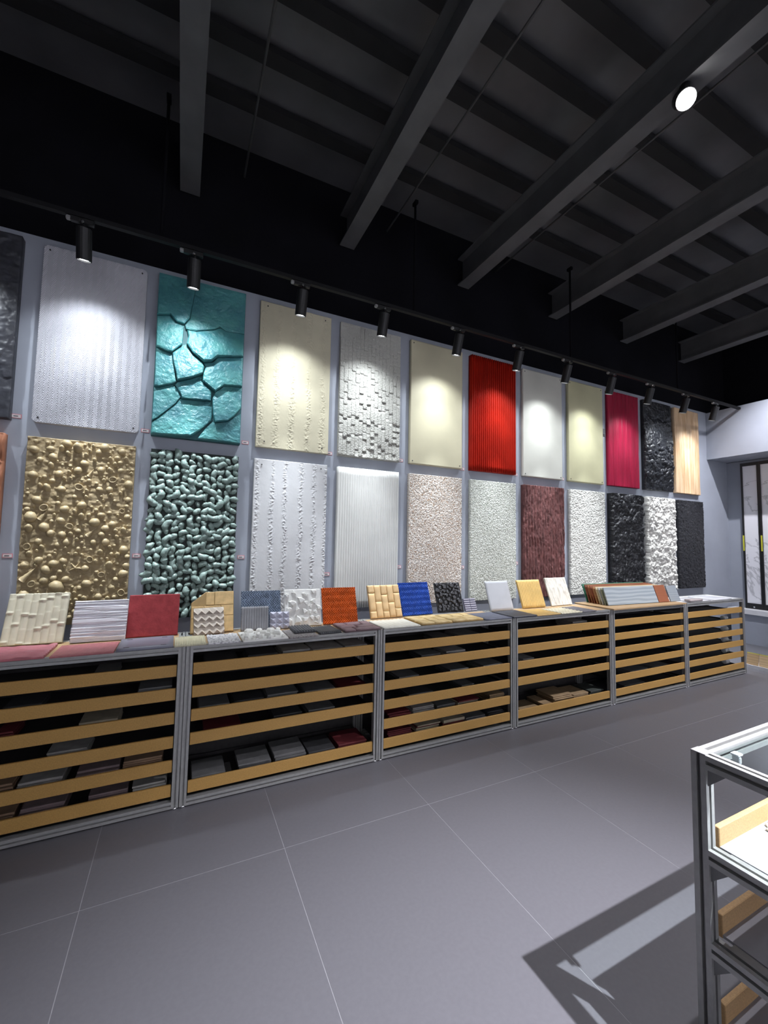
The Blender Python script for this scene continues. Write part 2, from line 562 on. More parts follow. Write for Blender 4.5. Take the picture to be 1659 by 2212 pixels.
def f_bands(bands, seed, amp=0.007, wd=0.035, base=0.0015):
    def f(U, V):
        H = base * fbm(U * 12, V * 12, seed, 3)
        H = H + 0.0035 * fbm(U * 1.2, V * 0.7, seed + 2, 2)
        rough = np.clip(fbm(U * 130, V * 130, seed + 4, 2) - 0.35, 0, 1) * 1.7
        for b in bands:
            c = b + 0.02 * (vn(V * 6, V * 0 + b * 31, seed + 1) - 0.5)
            wv = wd * (0.6 + 0.8 * vn(V * 9, V * 0 + b * 13, seed + 9))
            H = H + amp * rough * np.exp(-((U - c) / wv) ** 2 * 2.2)
        return H
    return f

def f_ribs(n, amp, w=PW, sharp=1.0):
    return lambda U, V: amp * np.abs(np.sin(np.pi * n * U / w)) ** sharp

def f_flute(n, amp, w=PW):
    def f(U, V):
        r = np.abs(((U / w * n) % 1) - 0.5) * 2
        return np.where(r < 0.8, amp * np.sqrt(np.clip(1 - (r / 0.82) ** 2, 0, 1)) + 0.006, 0.0)
    return f

def f_bark(U, V):
    wob = 0.35 * fbm(U * 3, V * 5, 3, 3)
    r = np.abs(np.sin(np.pi * (U / PW * 15 + wob * 2.2)))
    brk = fbm(U * 30, V * 5, 11, 3)
    return 0.026 * r ** 0.7 * (0.45 + 0.9 * brk) + 0.012 * fbm(U * 60, V * 22, 5, 3)

def f_wood(n, seed, amp=0.006):
    def f(U, V):
        cell = np.floor(U / PW * n)
        edge = np.abs((U / PW * n) % 1 - 0.5)
        return amp * (fbm(U * 70, V * 4 + cell * 7, seed, 4)) + amp * 0.5 * _hash(cell, cell * 0, seed) - amp * 0.6 * (edge > 0.44)
    return f

def f_smooth(seed):
    def f(U, V):
        pits = np.clip(vn(U * 95, V * 95, seed) - 0.93, 0, 1) * -0.03
        return 0.003 + 0.0012 * fbm(U * 3, V * 3, seed + 1, 3) + pits
    return f

def f_leaf(U, V):
    f1, f2, idv = worley(U * 9, V * 7, 21)
    a = idv * 3.14
    s = np.sin((U * np.cos(a) + V * np.sin(a)) * 260)
    return 0.022 * np.clip(1.1 - f1, 0, 1) + 0.003 * s + 0.012 * np.clip(f2 - f1, 0, .4)

HERR = lambda U, V: f_herring(U, V)
T0 = 0.036
rock = f_rock
# upper row
panel('slate_panel', UX[0], UZ, relief_me('slate', PW, UH, 90, 180, lambda U, V: rock(0.020, 9, 3, .4)(U, V) + 0.014 * (worley(U * 3.1, V * 2.2, 5)[2]), 0.04, mat('slate_black', (0.040, 0.042, 0.052), 0.42, 0.2, 20, 0.3, 60)), 'dark slate relief panel cut off by the left edge, upper row')
o = panel('herringbone_panel', UX[1], UZ, relief_me('herring', PW, UH, 312, 372, HERR, T0, mat('white_lavender', (0.52, 0.52, 0.56), 0.6, 0.04, 6), True, 0.03), 'white wall panel with fine zigzag herringbone ribs and rounded corners')
screws(o, [(0.035, UH - .035), (PW - .035, UH - .035), (0.035, .035), (PW - .035, .035)], T0 + .004)
# teal flagstones are built further down
o = panel('banded_panel', UX[3], UZ, relief_me('bands_cream', PW, UH, 130, 260, f_bands([0.035, .165, .30, .45, .58], 4, 0.009), T0, mat('cream_plaster', (0.60, 0.555, 0.40), 0.7, 0.06, 5, 0.10, 90)), 'cream wall panel with rough crumbly upright bands, upper row')
screws(o, [(0.06, UH - .04), (PW - .06, UH - .04), (0.07, .05), (PW - .06, .05)], T0 + .008)
o = panel('smooth_panel', UX[5], UZ, relief_me('smooth_a', PW, UH, 60, 120, f_smooth(3), T0, mat('cream_smooth', (0.60, 0.555, 0.385), 0.6, 0.05, 3, 0.06, 120)), 'smooth cream wall panel beside the red ribbed one')
screws(o, [(0.03, UH - .03), (PW - .03, UH - .03), (0.03, .03), (PW - .03, .03)], T0 + .004)
panel('ribbed_wall_panel', UX[6], UZ, relief_me('ribs_red', PW, UH, 23 * 12, 20, f_flute(23, 0.020), T0, mat('red_gloss', (0.40, 0.013, 0.004), 0.5, 0.10, 4, spec=0.18)), 'bright red wall panel with upright half-round ribs')
o = panel('smooth_panel', UX[7], UZ, relief_me('smooth_b', PW, UH, 60, 120, f_smooth(8), T0, mat('offwhite_smooth', (0.60, 0.59, 0.52), 0.6, 0.05, 3, 0.06, 120)), 'smooth off-white wall panel right of the red ribbed one')
screws(o, [(0.03, UH - .03), (PW - .03, UH - .03), (0.03, .03), (PW - .03, .03)], T0 + .004)
o = panel('smooth_panel', UX[8], UZ, relief_me('smooth_c', PW, UH, 60, 120, f_smooth(13), T0, mat('yellow_smooth', (0.56, 0.53, 0.33), 0.6, 0.06, 3, 0.06, 120)), 'smooth pale yellow wall panel left of the crimson one')
screws(o, [(0.03, UH - .03), (PW - .03, UH - .03), (0.03, .03), (PW - .03, .03)], T0 + .004)
panel('woodgrain_panel', UX[9], UZ, relief_me('grain_crimson', PW, UH, 120, 150, f_wood(7, 5, 0.012), T0, mat('crimson', (0.32, 0.010, 0.040), 0.5, 0.14, 6, 0.15, 60, spec=0.2, stretch=(3, 1, .3))), 'crimson wall panel with upright wood grain')
panel('rock_panel', UX[10], UZ, relief_me('rock_gloss', PW, UH, 90, 180, lambda U, V: rock(0.060, 8.5, 33, .55)(U, V) * (0.35 + 0.9 * np.exp(-((V - .45) / .42) ** 2)), T0, mat('black_gloss_rock', (0.014, 0.015, 0.018), 0.30, 0.2, 14, 0.7, 45, bdist=0.012)), 'glossy black chiselled rock panel in the upper row')
panel('plank_panel', UX[11], UZ, relief_me('planks', PW, UH, 128, 150, f_wood(15, 9, 0.017), T0, mat('peach_wood', (0.60, 0.37, 0.19), 0.55, 0.14, 8, 0.1, 60, stretch=(3, 1, .25), col2=(0.72, 0.52, 0.33))), 'peach-coloured plank relief panel at the right end of the upper row')
# lower row
panel('leaf_panel', LX[0], LZ, relief_me('leaves', PW, LH, 100, 200, f_leaf, 0.05, mat('terracotta', (0.42, 0.17, 0.09), 0.6, 0.15, 10)), 'terracotta leaf relief panel cut off by the left edge, lower row')
o = panel('banded_panel', LX[3], LZ, relief_me('bands_white', PW, LH, 130, 260, f_bands([0.03, .155, .27, .41, .53, .645], 14, 0.007, 0.028), T0, mat('white_plaster', (0.62, 0.62, 0.62), 0.7, 0.05, 5, 0.10, 90)), 'white wall panel with rough crumbly upright bands, lower row')
screws(o, [(0.06, LH - .05), (PW - .06, LH - .04)], T0 + .008)
panel('ribbed_wall_panel', LX[4], LZ, relief_me('ribs_white', PW, LH, 27 * 6, 20, f_ribs(27, 0.009, PW, 0.8), T0, mat('white_ribs', (0.68, 0.68, 0.64), 0.6, 0.04, 5)), 'white wall panel with fine upright ribs')
panel('aggregate_panel', LX[5], LZ, relief_me('agg_brown', PW, LH, 150, 300, f_grain(0.011, 125, 4), T0, mat('aggregate_brown', (0.44, 0.25, 0.12), 0.65, 0.25, 130, col2=(0.84, 0.79, 0.72), lo=0.38, hi=0.52, detail=2)), 'brown and white pebbledash panel in the lower row')
panel('aggregate_panel', LX[6], LZ, relief_me('agg_green', PW, LH, 150, 300, f_grain(0.011, 125, 44), T0, mat('aggregate_green', (0.38, 0.40, 0.32), 0.65, 0.2, 130, col2=(0.77, 0.78, 0.71), lo=0.38, hi=0.54, detail=2)), 'pale green-grey pebbledash panel in the lower row')
panel('bark_panel', LX[7], LZ, relief_me('bark', PW, LH, 120, 200, f_bark, T0, mat('maroon_bark', (0.165, 0.06, 0.055), 0.6, 0.35, 14, 1.0, 40, stretch=(3, 1, .5), bdist=0.015)), 'maroon tree-bark panel in the lower row')
panel('rough_panel', LX[8], LZ, relief_me('rough_white', PW, LH, 130, 240, lambda U, V: f_grain(0.012, 58, 9)(U, V) + 0.006 * fbm(U * 18, V * 18, 3, 3), T0, mat('white_rough', (0.70, 0.69, 0.63), 0.7, 0.08, 30)), 'white coarse-textured panel between the bark panel and black rock')
panel('rock_panel', LX[9], LZ, relief_me('rock_black', PW, LH, 110, 210, rock(0.075, 9.0, 51, .45), T0, mat('black_rock', (0.016, 0.016, 0.018), 0.40, 0.3, 12, 0.9, 40, bdist=0.015)), 'black rugged rock panel in the lower row')
panel('rock_panel', LX[10], LZ, relief_me('rock_white', PW, LH, 110, 210, rock(0.062, 10.0, 77, .45), T0, mat('white_rock', (0.66, 0.64, 0.59), 0.65, 0.08, 12, 0.6, 40, bdist=0.012)), 'white rugged rock panel in the lower row')
panel('rock_panel', LX[11], LZ, relief_me('rock_fine', PW, LH, 110, 210, rock(0.022, 24, 91, .5), T0, mat('charcoal_rock', (0.020, 0.020, 0.023), 0.38, 0.2, 20, 0.7, 60, bdist=0.01)), 'charcoal finely pitted panel at the right end of the lower row')

# --- teal flagstone panel: separate stones on a dark bed
STONES = [
  [(-0.002, 1.308), (0.273, 1.312), (0.245, 1.098), (0.232, 0.979), (0.195, 0.918), (0.137, 0.924), (0.091, 0.974), (-0.002, 0.95)] ,
  [(0.273, 1.312), (0.659, 1.319), (0.656, 0.952), (0.513, 0.939), (0.459, 0.966), (0.416, 0.934), (0.279, 0.886), (0.205, 0.886), (0.198, 0.917), (0.233, 0.977), (0.245, 1.098)] ,
  [(-0.002, 0.95), (0.091, 0.974), (0.137, 0.924), (0.195, 0.918), (0.19, 0.882), (0.187, 0.753), (0.114, 0.668), (0.087, 0.673), (0.005, 0.695)] ,
  [(0.215, 0.881), (0.279, 0.883), (0.416, 0.93), (0.463, 0.96), (0.656, 0.949), (0.654, 0.75), (0.451, 0.703), (0.408, 0.652), (0.346, 0.635), (0.263, 0.698), (0.217, 0.767), (0.226, 0.835)] ,
  [(0.005, 0.695), (0.087, 0.669), (0.114, 0.665), (0.13, 0.628), (0.144, 0.515), (0.16, 0.44), (0.125, 0.417), (0.034, 0.377), (0.006, 0.378)] ,
  [(0.117, 0.669), (0.187, 0.753), (0.214, 0.766), (0.263, 0.691), (0.34, 0.634), (0.357, 0.599), (0.347, 0.541), (0.272, 0.492), (0.165, 0.445), (0.15, 0.516), (0.128, 0.607)] ,
  [(0.346, 0.632), (0.415, 0.653), (0.454, 0.704), (0.654, 0.75), (0.654, 0.489), (0.512, 0.474), (0.444, 0.405), (0.346, 0.479), (0.35, 0.542), (0.363, 0.6)] ,
  [(0.006, 0.378), (0.035, 0.375), (0.131, 0.418), (0.168, 0.398), (0.195, 0.328), (0.162, 0.268), (0.106, 0.203), (0.038, 0.126), (0.002, 0.098)] ,
  [(0.163, 0.441), (0.272, 0.489), (0.347, 0.534), (0.343, 0.478), (0.418, 0.411), (0.416, 0.327), (0.201, 0.312), (0.19, 0.354), (0.149, 0.415)] ,
  [(0.447, 0.406), (0.512, 0.47), (0.654, 0.489), (0.654, 0.306), (0.607, 0.234), (0.55, 0.176), (0.452, 0.152), (0.436, 0.216), (0.427, 0.354)] ,
  [(0.195, 0.321), (0.204, 0.309), (0.416, 0.324), (0.43, 0.284), (0.429, 0.166), (0.34, 0.064), (0.281, 0.016), (0.15, 0.006), (0.002, -0.0), (0.003, 0.095), (0.038, 0.123), (0.109, 0.203), (0.168, 0.269)] ,
  [(0.435, 0.16), (0.455, 0.149), (0.554, 0.177), (0.654, 0.263), (0.659, 0.003), (0.486, 0.007), (0.33, 0.005), (0.382, 0.097)] ,
]
M_TEAL = mat('teal_stone', (0.062, 0.245, 0.28), 0.42, 0.18, 7, 0.75, 24, col2=(0.085, 0.31, 0.30), bdist=0.02)
M_TEALBED = mat('teal_bed', (0.030, 0.125, 0.135), 0.6, 0.15, 9)
TZ, TT = UZ - 0.004, 0.055
teal = panel('flagstone_panel', -0.245, TZ, box_me(0.658, TT, 1.308, M_TEALBED).copy(), 'teal flagstone panel of large interlocking stones')
for v in teal.data.vertices: v.co.y -= TT
rnd = random.Random(5)
def stone_me(poly, seed, thick, tilt):
    P = np.array(poly)
    c = P.mean(0)
    zmin, zmax = P[:, 1].min(), P[:, 1].max()
    # finer outline
    pts = []
    for a, b in zip(P, np.roll(P, -1, 0)):
        n = max(1, int(np.hypot(*(b - a)) / 0.05))
        for k in range(n):
            pts.append(a + (b - a) * k / n)
    pts = np.array(pts)
    V, F = [], []
    n = len(pts)
    rings = [(1.0, 0.0, 0), (0.985, 0.85, 0), (0.93, 1.0, 0), (0.72, 1.06, 0), (0.45, 1.08, 0), (0.2, 1.08, 0)]
    for s, hgt, _ in rings:
        for p in pts:
            q = c + (p - c) * s
            tl = tilt * (1 - (q[1] - zmin) / max(zmax - zmin, 1e-3))
            nz = 0.011 * (fbm(np.array([q[0] * 16.0]), np.array([q[1] * 16.0]), seed, 4)[0] - 0.5) * (1 if hgt > .9 else 0)
            V.append((q[0], -(TT + hgt * (thick + tl) + nz), q[1]))
    for k in range(len(rings) - 1):
        for i in range(n):
            j = (i + 1) % n
            F.append((k * n + i, k * n + j, (k + 1) * n + j, (k + 1) * n + i))
    F.append(tuple((len(rings) - 1) * n + i for i in range(n)))
    me = mesh('stone', V, F, M_TEAL)
    bm = bmesh.new(); bm.from_mesh(me); bmesh.ops.recalc_face_normals(bm, faces=bm.faces); bm.to_mesh(me); bm.free()
    return me
tilts = [.030, .012, .026, .042, .020, .040, .034, .026, .022, .036, .030, .016]
for k, poly in enumerate(STONES):
    obj('stone', stone_me(poly, 30 + k, 0.010, tilts[k] * 1.4), teal)

# --- off-white split-block panel: blocks in upright courses
M_BLOCK = mat('block_white', (0.56, 0.555, 0.50), 0.65, 0.06, 8, 1.0, 60, bdist=0.014)
blockp = panel('block_panel', UX[4], UZ, box_me(PW, 0.03, UH, M_BLOCK).copy(), 'off-white panel of stepped split blocks in upright courses')
for v in blockp.data.vertices: v.co.y -= 0.03
BLK = []
NBC = 16
bw = PW / NBC
for k in range(10):
    hgt = [0.07, 0.10, 0.14, 0.18, 0.06, 0.09, 0.12, 0.16, 0.08, 0.22][k]
    sl = [0.010, 0.016, 0.006, 0.012, 0.02, 0.004, 0.018, 0.008, 0.014, 0.010][k]
    BLK.append((hgt, relief_me('block', bw - 0.001, hgt - 0.001, 3, 6, lambda U, V, s=sl, h=hgt, q=k: 0.004 + s * (1 - V / h) + 0.012 * fbm(U * 40, V * 40, q, 2), 0.004, M_BLOCK)))
for c in range(NBC):
    z = 0.0
    while z < UH - 0.04:
        k = rnd.randrange(10)
        hgt, me = BLK[k]
        if z + hgt > UH: break
        low = 1 - z / UH
        obj('block', me, blockp, (c * bw, -0.026 - rnd.random() * 0.006, z), (0, 0, 0), (1, 0.25 + 0.55 * low, 1))
        z += hgt

# --- sand-coloured shell panel
SHELLS = [('c', 0.042, 1.23, 0.053), ('c', 0.132, 1.243, 0.045), ('c', 0.226, 1.291, 0.058), ('t', 0.292, 1.242, 0.058), ('c', 0.454, 1.286, 0.061), ('c', 0.419, 1.247, 0.045), ('c', 0.566, 1.266, 0.048), ('b', 0.623, 1.291, 0.024), ('c', 0.152, 1.187, 0.053), ('t', 0.24, 1.205, 0.032), ('t', 0.342, 1.21, 0.026), ('t', 0.388, 1.278, 0.026), ('c', 0.335, 1.155, 0.05), ('t', 0.396, 1.177, 0.026), ('t', 0.493, 1.197, 0.026), ('c', 0.536, 1.217, 0.037), ('t', 0.594, 1.203, 0.029), ('c', 0.043, 1.049, 0.053), ('c', 0.191, 1.067, 0.048), ('c', 0.299, 1.102, 0.053), ('s', 0.375, 1.086, 0.042), ('c', 0.439, 1.117, 0.045), ('c', 0.563, 1.122, 0.04), ('o', 0.517, 1.05, 0.048), ('t', 0.501, 1.104, 0.037), ('b', 0.637, 1.132, 0.024), ('b', 0.112, 1.039, 0.026), ('c', 0.62, 1.022, 0.058), ('o', 0.314, 0.981, 0.05), ('c', 0.21, 0.958, 0.048), ('t', 0.134, 0.947, 0.045), ('c', 0.436, 0.971, 0.042), ('c', 0.5, 0.975, 0.045), ('c', 0.079, 0.877, 0.056), ('c', 0.29, 0.908, 0.034), ('b', 0.196, 0.856, 0.029), ('c', 0.336, 0.851, 0.056), ('t', 0.572, 0.941, 0.029), ('c', 0.62, 0.905, 0.042), ('o', 0.12, 0.822, 0.05), ('c', 0.235, 0.818, 0.053), ('o', 0.586, 0.819, 0.037), ('c', 0.026, 0.808, 0.032), ('c', 0.046, 0.753, 0.074), ('s', 0.116, 0.767, 0.058), ('c', 0.22, 0.735, 0.05), ('o', 0.274, 0.697, 0.042), ('t', 0.339, 0.755, 0.04), ('c', 0.42, 0.73, 0.064), ('c', 0.456, 0.785, 0.045), ('c', 0.621, 0.776, 0.042), ('c', 0.126, 0.684, 0.061), ('c', 0.166, 0.643, 0.048), ('c', 0.23, 0.635, 0.048), ('c', 0.488, 0.685, 0.053), ('c', 0.529, 0.718, 0.048), ('s', 0.401, 0.654, 0.058), ('b', 0.346, 0.619, 0.026), ('b', 0.467, 0.637, 0.04), ('c', 0.103, 0.585, 0.048), ('c', 0.26, 0.581, 0.048), ('c', 0.42, 0.583, 0.04), ('c', 0.491, 0.587, 0.053), ('t', 0.04, 0.658, 0.048), ('o', 0.042, 0.549, 0.045), ('c', 0.33, 0.536, 0.032), ('c', 0.609, 0.531, 0.058), ('b', 0.202, 0.526, 0.021), ('t', 0.258, 0.529, 0.024), ('c', 0.108, 0.457, 0.05), ('c', 0.038, 0.422, 0.05), ('o', 0.406, 0.459, 0.045), ('c', 0.248, 0.448, 0.045), ('c', 0.193, 0.43, 0.053), ('f', 0.325, 0.401, 0.085), ('c', 0.381, 0.394, 0.048), ('c', 0.157, 0.389, 0.058), ('c', 0.632, 0.413, 0.048), ('o', 0.482, 0.349, 0.042), ('s', 0.056, 0.352, 0.079), ('c', 0.618, 0.353, 0.061), ('b', 0.233, 0.372, 0.029), ('c', 0.147, 0.315, 0.053), ('c', 0.199, 0.328, 0.042), ('c', 0.268, 0.321, 0.045), ('o', 0.082, 0.293, 0.045), ('c', 0.222, 0.271, 0.085), ('c', 0.395, 0.287, 0.056), ('c', 0.569, 0.31, 0.037), ('c', 0.548, 0.254, 0.042), ('o', 0.612, 0.214, 0.048), ('b', 0.45, 0.366, 0.026), ('t', 0.522, 0.402, 0.048), ('c', 0.472, 0.189, 0.048), ('c', 0.045, 0.224, 0.058), ('c', 0.351, 0.255, 0.032), ('t', 0.466, 0.499, 0.037), ('t', 0.316, 0.487, 0.029), ('t', 0.361, 0.481, 0.024), ('b', 0.535, 0.499, 0.026), ('c', 0.305, 0.052, 0.032), ('t', 0.283, 0.627, 0.032), ('t', 0.605, 0.659, 0.042), ('t', 0.557, 0.655, 0.032)]
M_SAND = mat('sand_relief', (0.36, 0.275, 0.15), 0.6, 0.12, 12, 0.8, 40)
M_SHELL = mat('shell_tan', (0.42, 0.33, 0.185), 0.5, 0.10, 20, 0.1, 90)
shellp = panel('shell_panel', LX[1], LZ, relief_me('sand', PW, LH, 110, 220, lambda U, V: 0.015 * fbm(U * 34, V * 55, 6, 4), 0.032, M_SAND), 'sand-coloured panel covered with cast seashells')

def lathe(prof, seg, m, name='shell', squash=1.0, fn=None):
    """profile of (radius, height) turned about the y axis, height towards -y"""
    V, F, rings = [], [], []
    for r, h in prof:
        if r < 1e-6:
            rings.append([len(V)]); V.append((0, -h, 0))
        else:
            s = len(V)
            for i in range(seg):
                a = 2 * math.pi * i / seg
                k = fn(a) if fn else 1.0
                V.append((r * math.cos(a) * k, -h, r * math.sin(a) * squash * k))
            rings.append(list(range(s, s + seg)))
    for a, b in zip(rings, rings[1:]):
        for i in range(seg):
            j = (i + 1) % seg
            if len(a) == 1: F.append((a[0], b[i], b[j]))
            elif len(b) == 1: F.append((a[i], b[0], a[j]))
            else: F.append((a[i], b[i], b[j], a[j]))
    me = mesh(name, V, F, m, True)
    bm = bmesh.new(); bm.from_mesh(me); bmesh.ops.recalc_face_normals(bm, faces=bm.faces); bm.to_mesh(me); bm.free()
    return me
SH = {
    'c': lathe([(0.5, 0.0), (0.49, 0.16), (0.38, 0.36), (0.2, 0.47), (0.0, 0.5)], 12, M_SHELL, squash=0.82, fn=lambda a: 1.0 + 0.16 * max(0.0, math.cos(a - 1.57)) ** 3 + (0.03 if int(a * 12 / 6.28) % 2 else -0.03)),
    't': lathe([(0.30, 0.0), (0.42, 0.35), (0.40, 0.75), (0.24, 1.0), (0.0, 1.25)], 9, M_SHELL),
    'o': lathe([(0.42, 0.0), (0.5, 0.35), (0.42, 0.40), (0.28, 0.22), (0.0, 0.1)], 12, M_SHELL, squash=0.85),
    'b': lathe([(0.40, 0.0), (0.48, 0.35), (0.34, 0.62), (0.0, 0.72)], 9, M_SHELL),
}
def spire():
    # a long tapering spiral shell lying on the panel, pointing up
    V, F = [], []
    seg, n = 8, 9
    for k in range(n):
        t = k / (n - 1)
        r = 0.24 * (1 - t) ** 0.9 * (1.0 + (0.12 if k % 2 else -0.04)) + 0.004
        for i in range(seg):
            a = 2 * math.pi * i / seg
            V.append((r * math.cos(a), -0.16 - r * math.sin(a), -0.5 + 1.3 * t))
    for k in range(n - 1):
        for i in range(seg):
            j = (i + 1) % seg
            F.append((k * seg + i, k * seg + j, (k + 1) * seg + j, (k + 1) * seg + i))
    F.append(tuple(range(seg))); F.append(tuple((n - 1) * seg + i for i in range(seg)))
    return mesh('spire', V, F, M_SHELL, True)
SH['s'] = spire()
def star():
    V, F = [], []
    for i in range(10):
        r = 0.5 if i % 2 == 0 else 0.16
        a = math.pi / 2 + i * math.pi / 5
        V.append((r * math.cos(a), -0.06, r * math.sin(a)))
    V += [(x * 1.05, 0, z * 1.05) for x, y, z in V[:10]]
    V.append((0, -0.28, 0))
    F = [(i, (i + 1) % 10, 20) for i in range(10)] + [(i, 10 + i, 10 + (i + 1) % 10, (i + 1) % 10) for i in range(10)]
    return mesh('starfish', V, F, M_SHELL)
SH['f'] = star()
rnd = random.Random(11)
placed = []
def put_shell(kind, u, v, d):
    nm = {'c': 'shell', 't': 'tower_shell', 'o': 'open_shell', 'b': 'small_shell', 's': 'spire_shell', 'f': 'starfish'}[kind]
    ry = rnd.uniform(-0.6, 0.6)
    if kind == 's': ry = rnd.uniform(0.3, 1.0)
    if kind in 'cob': ry = rnd.uniform(0, 6.28)
    tip = {'t': 0.75, 'b': 0.3, 'c': 0.18, 'o': -0.25}.get(kind, 0.0)      # tower shells lean up towards the light
    o = obj(nm, SH[kind], shellp, (u, -0.034, v), (0, ry, 0), (d, d, d))
    if kind in 'tb':
        o.rotation_euler = (-tip, 0, rnd.uniform(-.3, .3))
    placed.append((u, v, d))
for kind, u, v, d in SHELLS:
    if 0.01 < u < PW - 0.01: put_shell(kind, u, v, d * 1.15)
tries = 0
while len(placed) < 272 and tries < 6000:
    tries += 1
    u, v = rnd.uniform(0.015, PW - 0.015), rnd.uniform(0.02, LH - 0.02)
    d = rnd.choice([0.022, 0.026, 0.03, 0.034, 0.042])
    if all((u - a) ** 2 + (v - b) ** 2 > (0.55 * (d + e)) ** 2 for a, b, e in placed):
        put_shell(rnd.choice('bbtttc'), u, v, d)

# --- green curled-lump panel
M_LUMP = mat('lump_green', (0.18, 0.27, 0.24), 0.22, 0.35, 40, 0.2, 60, col2=(0.42, 0.54, 0.49))  # paler second colour puts the glossy highlights into the lumps' tone
M_LUMPBED = mat('lump_bed', (0.020, 0.032, 0.028), 0.6, 0.2, 20)
lumpp = panel('lump_panel', LX[2], LZ, box_me(PW, 0.02, LH, M_LUMPBED).copy(), 'green-grey panel of curled stone lumps in upright rows')
for v in lumpp.data.vertices: v.co.y -= 0.02
def lump_me(seed):
    r_ = random.Random(seed)
    V, F = [], []
    seg, n = 8, 7
    bend = r_.uniform(1.6, 3.6) * r_.choice((-1, 1))
    R0 = 0.30
    for k in range(n):
        t = k / (n - 1)
        a = bend * (t - 0.5)
        cx, cz = R0 * math.cos(a) - R0, R0 * math.sin(a) * 1.15
        r = (0.10 + 0.20 * math.sin(math.pi * (0.12 + 0.78 * t))) * r_.uniform(.85, 1.15)
        for i in range(seg):
            b = 2 * math.pi * i / seg
            rr = r * r_.uniform(.9, 1.1)
            V.append((cx + rr * math.cos(b) * math.cos(a), min(0.0, -0.22 - rr * math.sin(b) * 1.1), cz + rr * math.cos(b) * math.sin(a)))
    for k in range(n - 1):
        for i in range(seg):
            j = (i + 1) % seg
            F.append((k * seg + i, k * seg + j, (k + 1) * seg + j, (k + 1) * seg + i))
    F.append(tuple(range(seg))); F.append(tuple((n - 1) * seg + i for i in range(seg)))
    me = mesh('lump', V, F, M_LUMP, True)
    bm = bmesh.new(); bm.from_mesh(me); bmesh.ops.recalc_face_normals(bm, faces=bm.faces); bm.to_mesh(me); bm.free()
    return me
LUMPS = [lump_me(k) for k in range(9)]
rnd = random.Random(3)
NC, NR = 12, 24
for c in range(NC):
    for r_ in range(NR):
        d = 0.088 * rnd.uniform(.8, 1.15)
        u = (c + 0.5) * PW / NC + rnd.uniform(-.008, .008)
        v = (r_ + 0.5 + 0.25 * (c % 2)) * LH / (NR + .4) + rnd.uniform(-.008, .008)
        obj('lump', rnd.choice(LUMPS), lumpp, (min(max(u, .02), PW - .02), -0.012, min(v, LH - .03)), (0, rnd.uniform(0, 6.28), 0), (d, d * rnd.uniform(.9, 1.2), d))

# --- price cards beside the panels and a wall switch
M_CARD = mat('card_white', (0.72, 0.68, 0.68), 0.5, 0.03, 10)
M_CARDRED = mat('card_red_edge', (0.62, 0.20, 0.22), 0.5, 0.05, 10)
M_INK = mat('card_ink', (0.10, 0.07, 0.08), 0.6, 0.05, 10)
cards = [(-1.072, 2.318, 'slate panel at the left edge'), (-0.287, 2.318, 'white herringbone panel'), (0.462, 2.314, 'teal flagstone panel'), (1.219, 2.301, 'cream banded panel'), (1.978, 2.312, 'off-white block panel'),
         (2.748, 2.293, 'smooth cream panel'), (3.521, 2.298, 'red ribbed panel'), (4.294, 2.306, 'smooth off-white panel'), (5.051, 2.312, 'pale yellow panel'), (6.598, 2.35, 'glossy black rock panel'),
         (-1.062, 1.345, 'terracotta leaf panel'), (-0.297, 1.345, 'shell panel'), (0.465, 1.333, 'green lump panel'), (1.224, 1.175, 'white banded panel'), (1.976, 1.233, 'white ribbed panel'),
         (2.752, 1.219, 'brown pebbledash panel'), (3.523, 1.257, 'green-grey pebbledash panel'), (4.302, 1.245, 'maroon bark panel'), (5.842, 1.367, 'black rugged rock panel'), (6.619, 1.354, 'white rugged rock panel')]
for x, z, t in cards:
    o = obj('price_card', box_me(0.056, 0.002, 0.030, M_CARDRED), None, (x - 0.028, YB - 0.0025, z - 0.015))
    tag(o, 'small red-edged white card at the right side of the ' + t, 'card', 'small cards beside the panels')
    obj('card_face', box_me(0.048, 0.0012, 0.022, M_CARD), o, (0.004, -0.0012, 0.004))
    obj('print', box_me(0.026, 0.0006, 0.006, M_INK), o, (0.012, -0.0018, 0.012))
sw = obj('wall_switch', box_me(0.080, 0.014, 0.098, mat('switch_grey', (0.10, 0.10, 0.11), 0.5, 0.05, 10), 0.004), None, (5.030, YB - 0.0145, 2.957))
tag(sw, 'small grey switch plate between the pale yellow and crimson panels', 'switch')
obj('switch_rocker', box_me(0.05, 0.006, 0.066, mat('switch_grey2', (0.13, 0.13, 0.14), 0.4, 0.05, 10), 0.002), sw, (0.015, -0.006, 0.016))
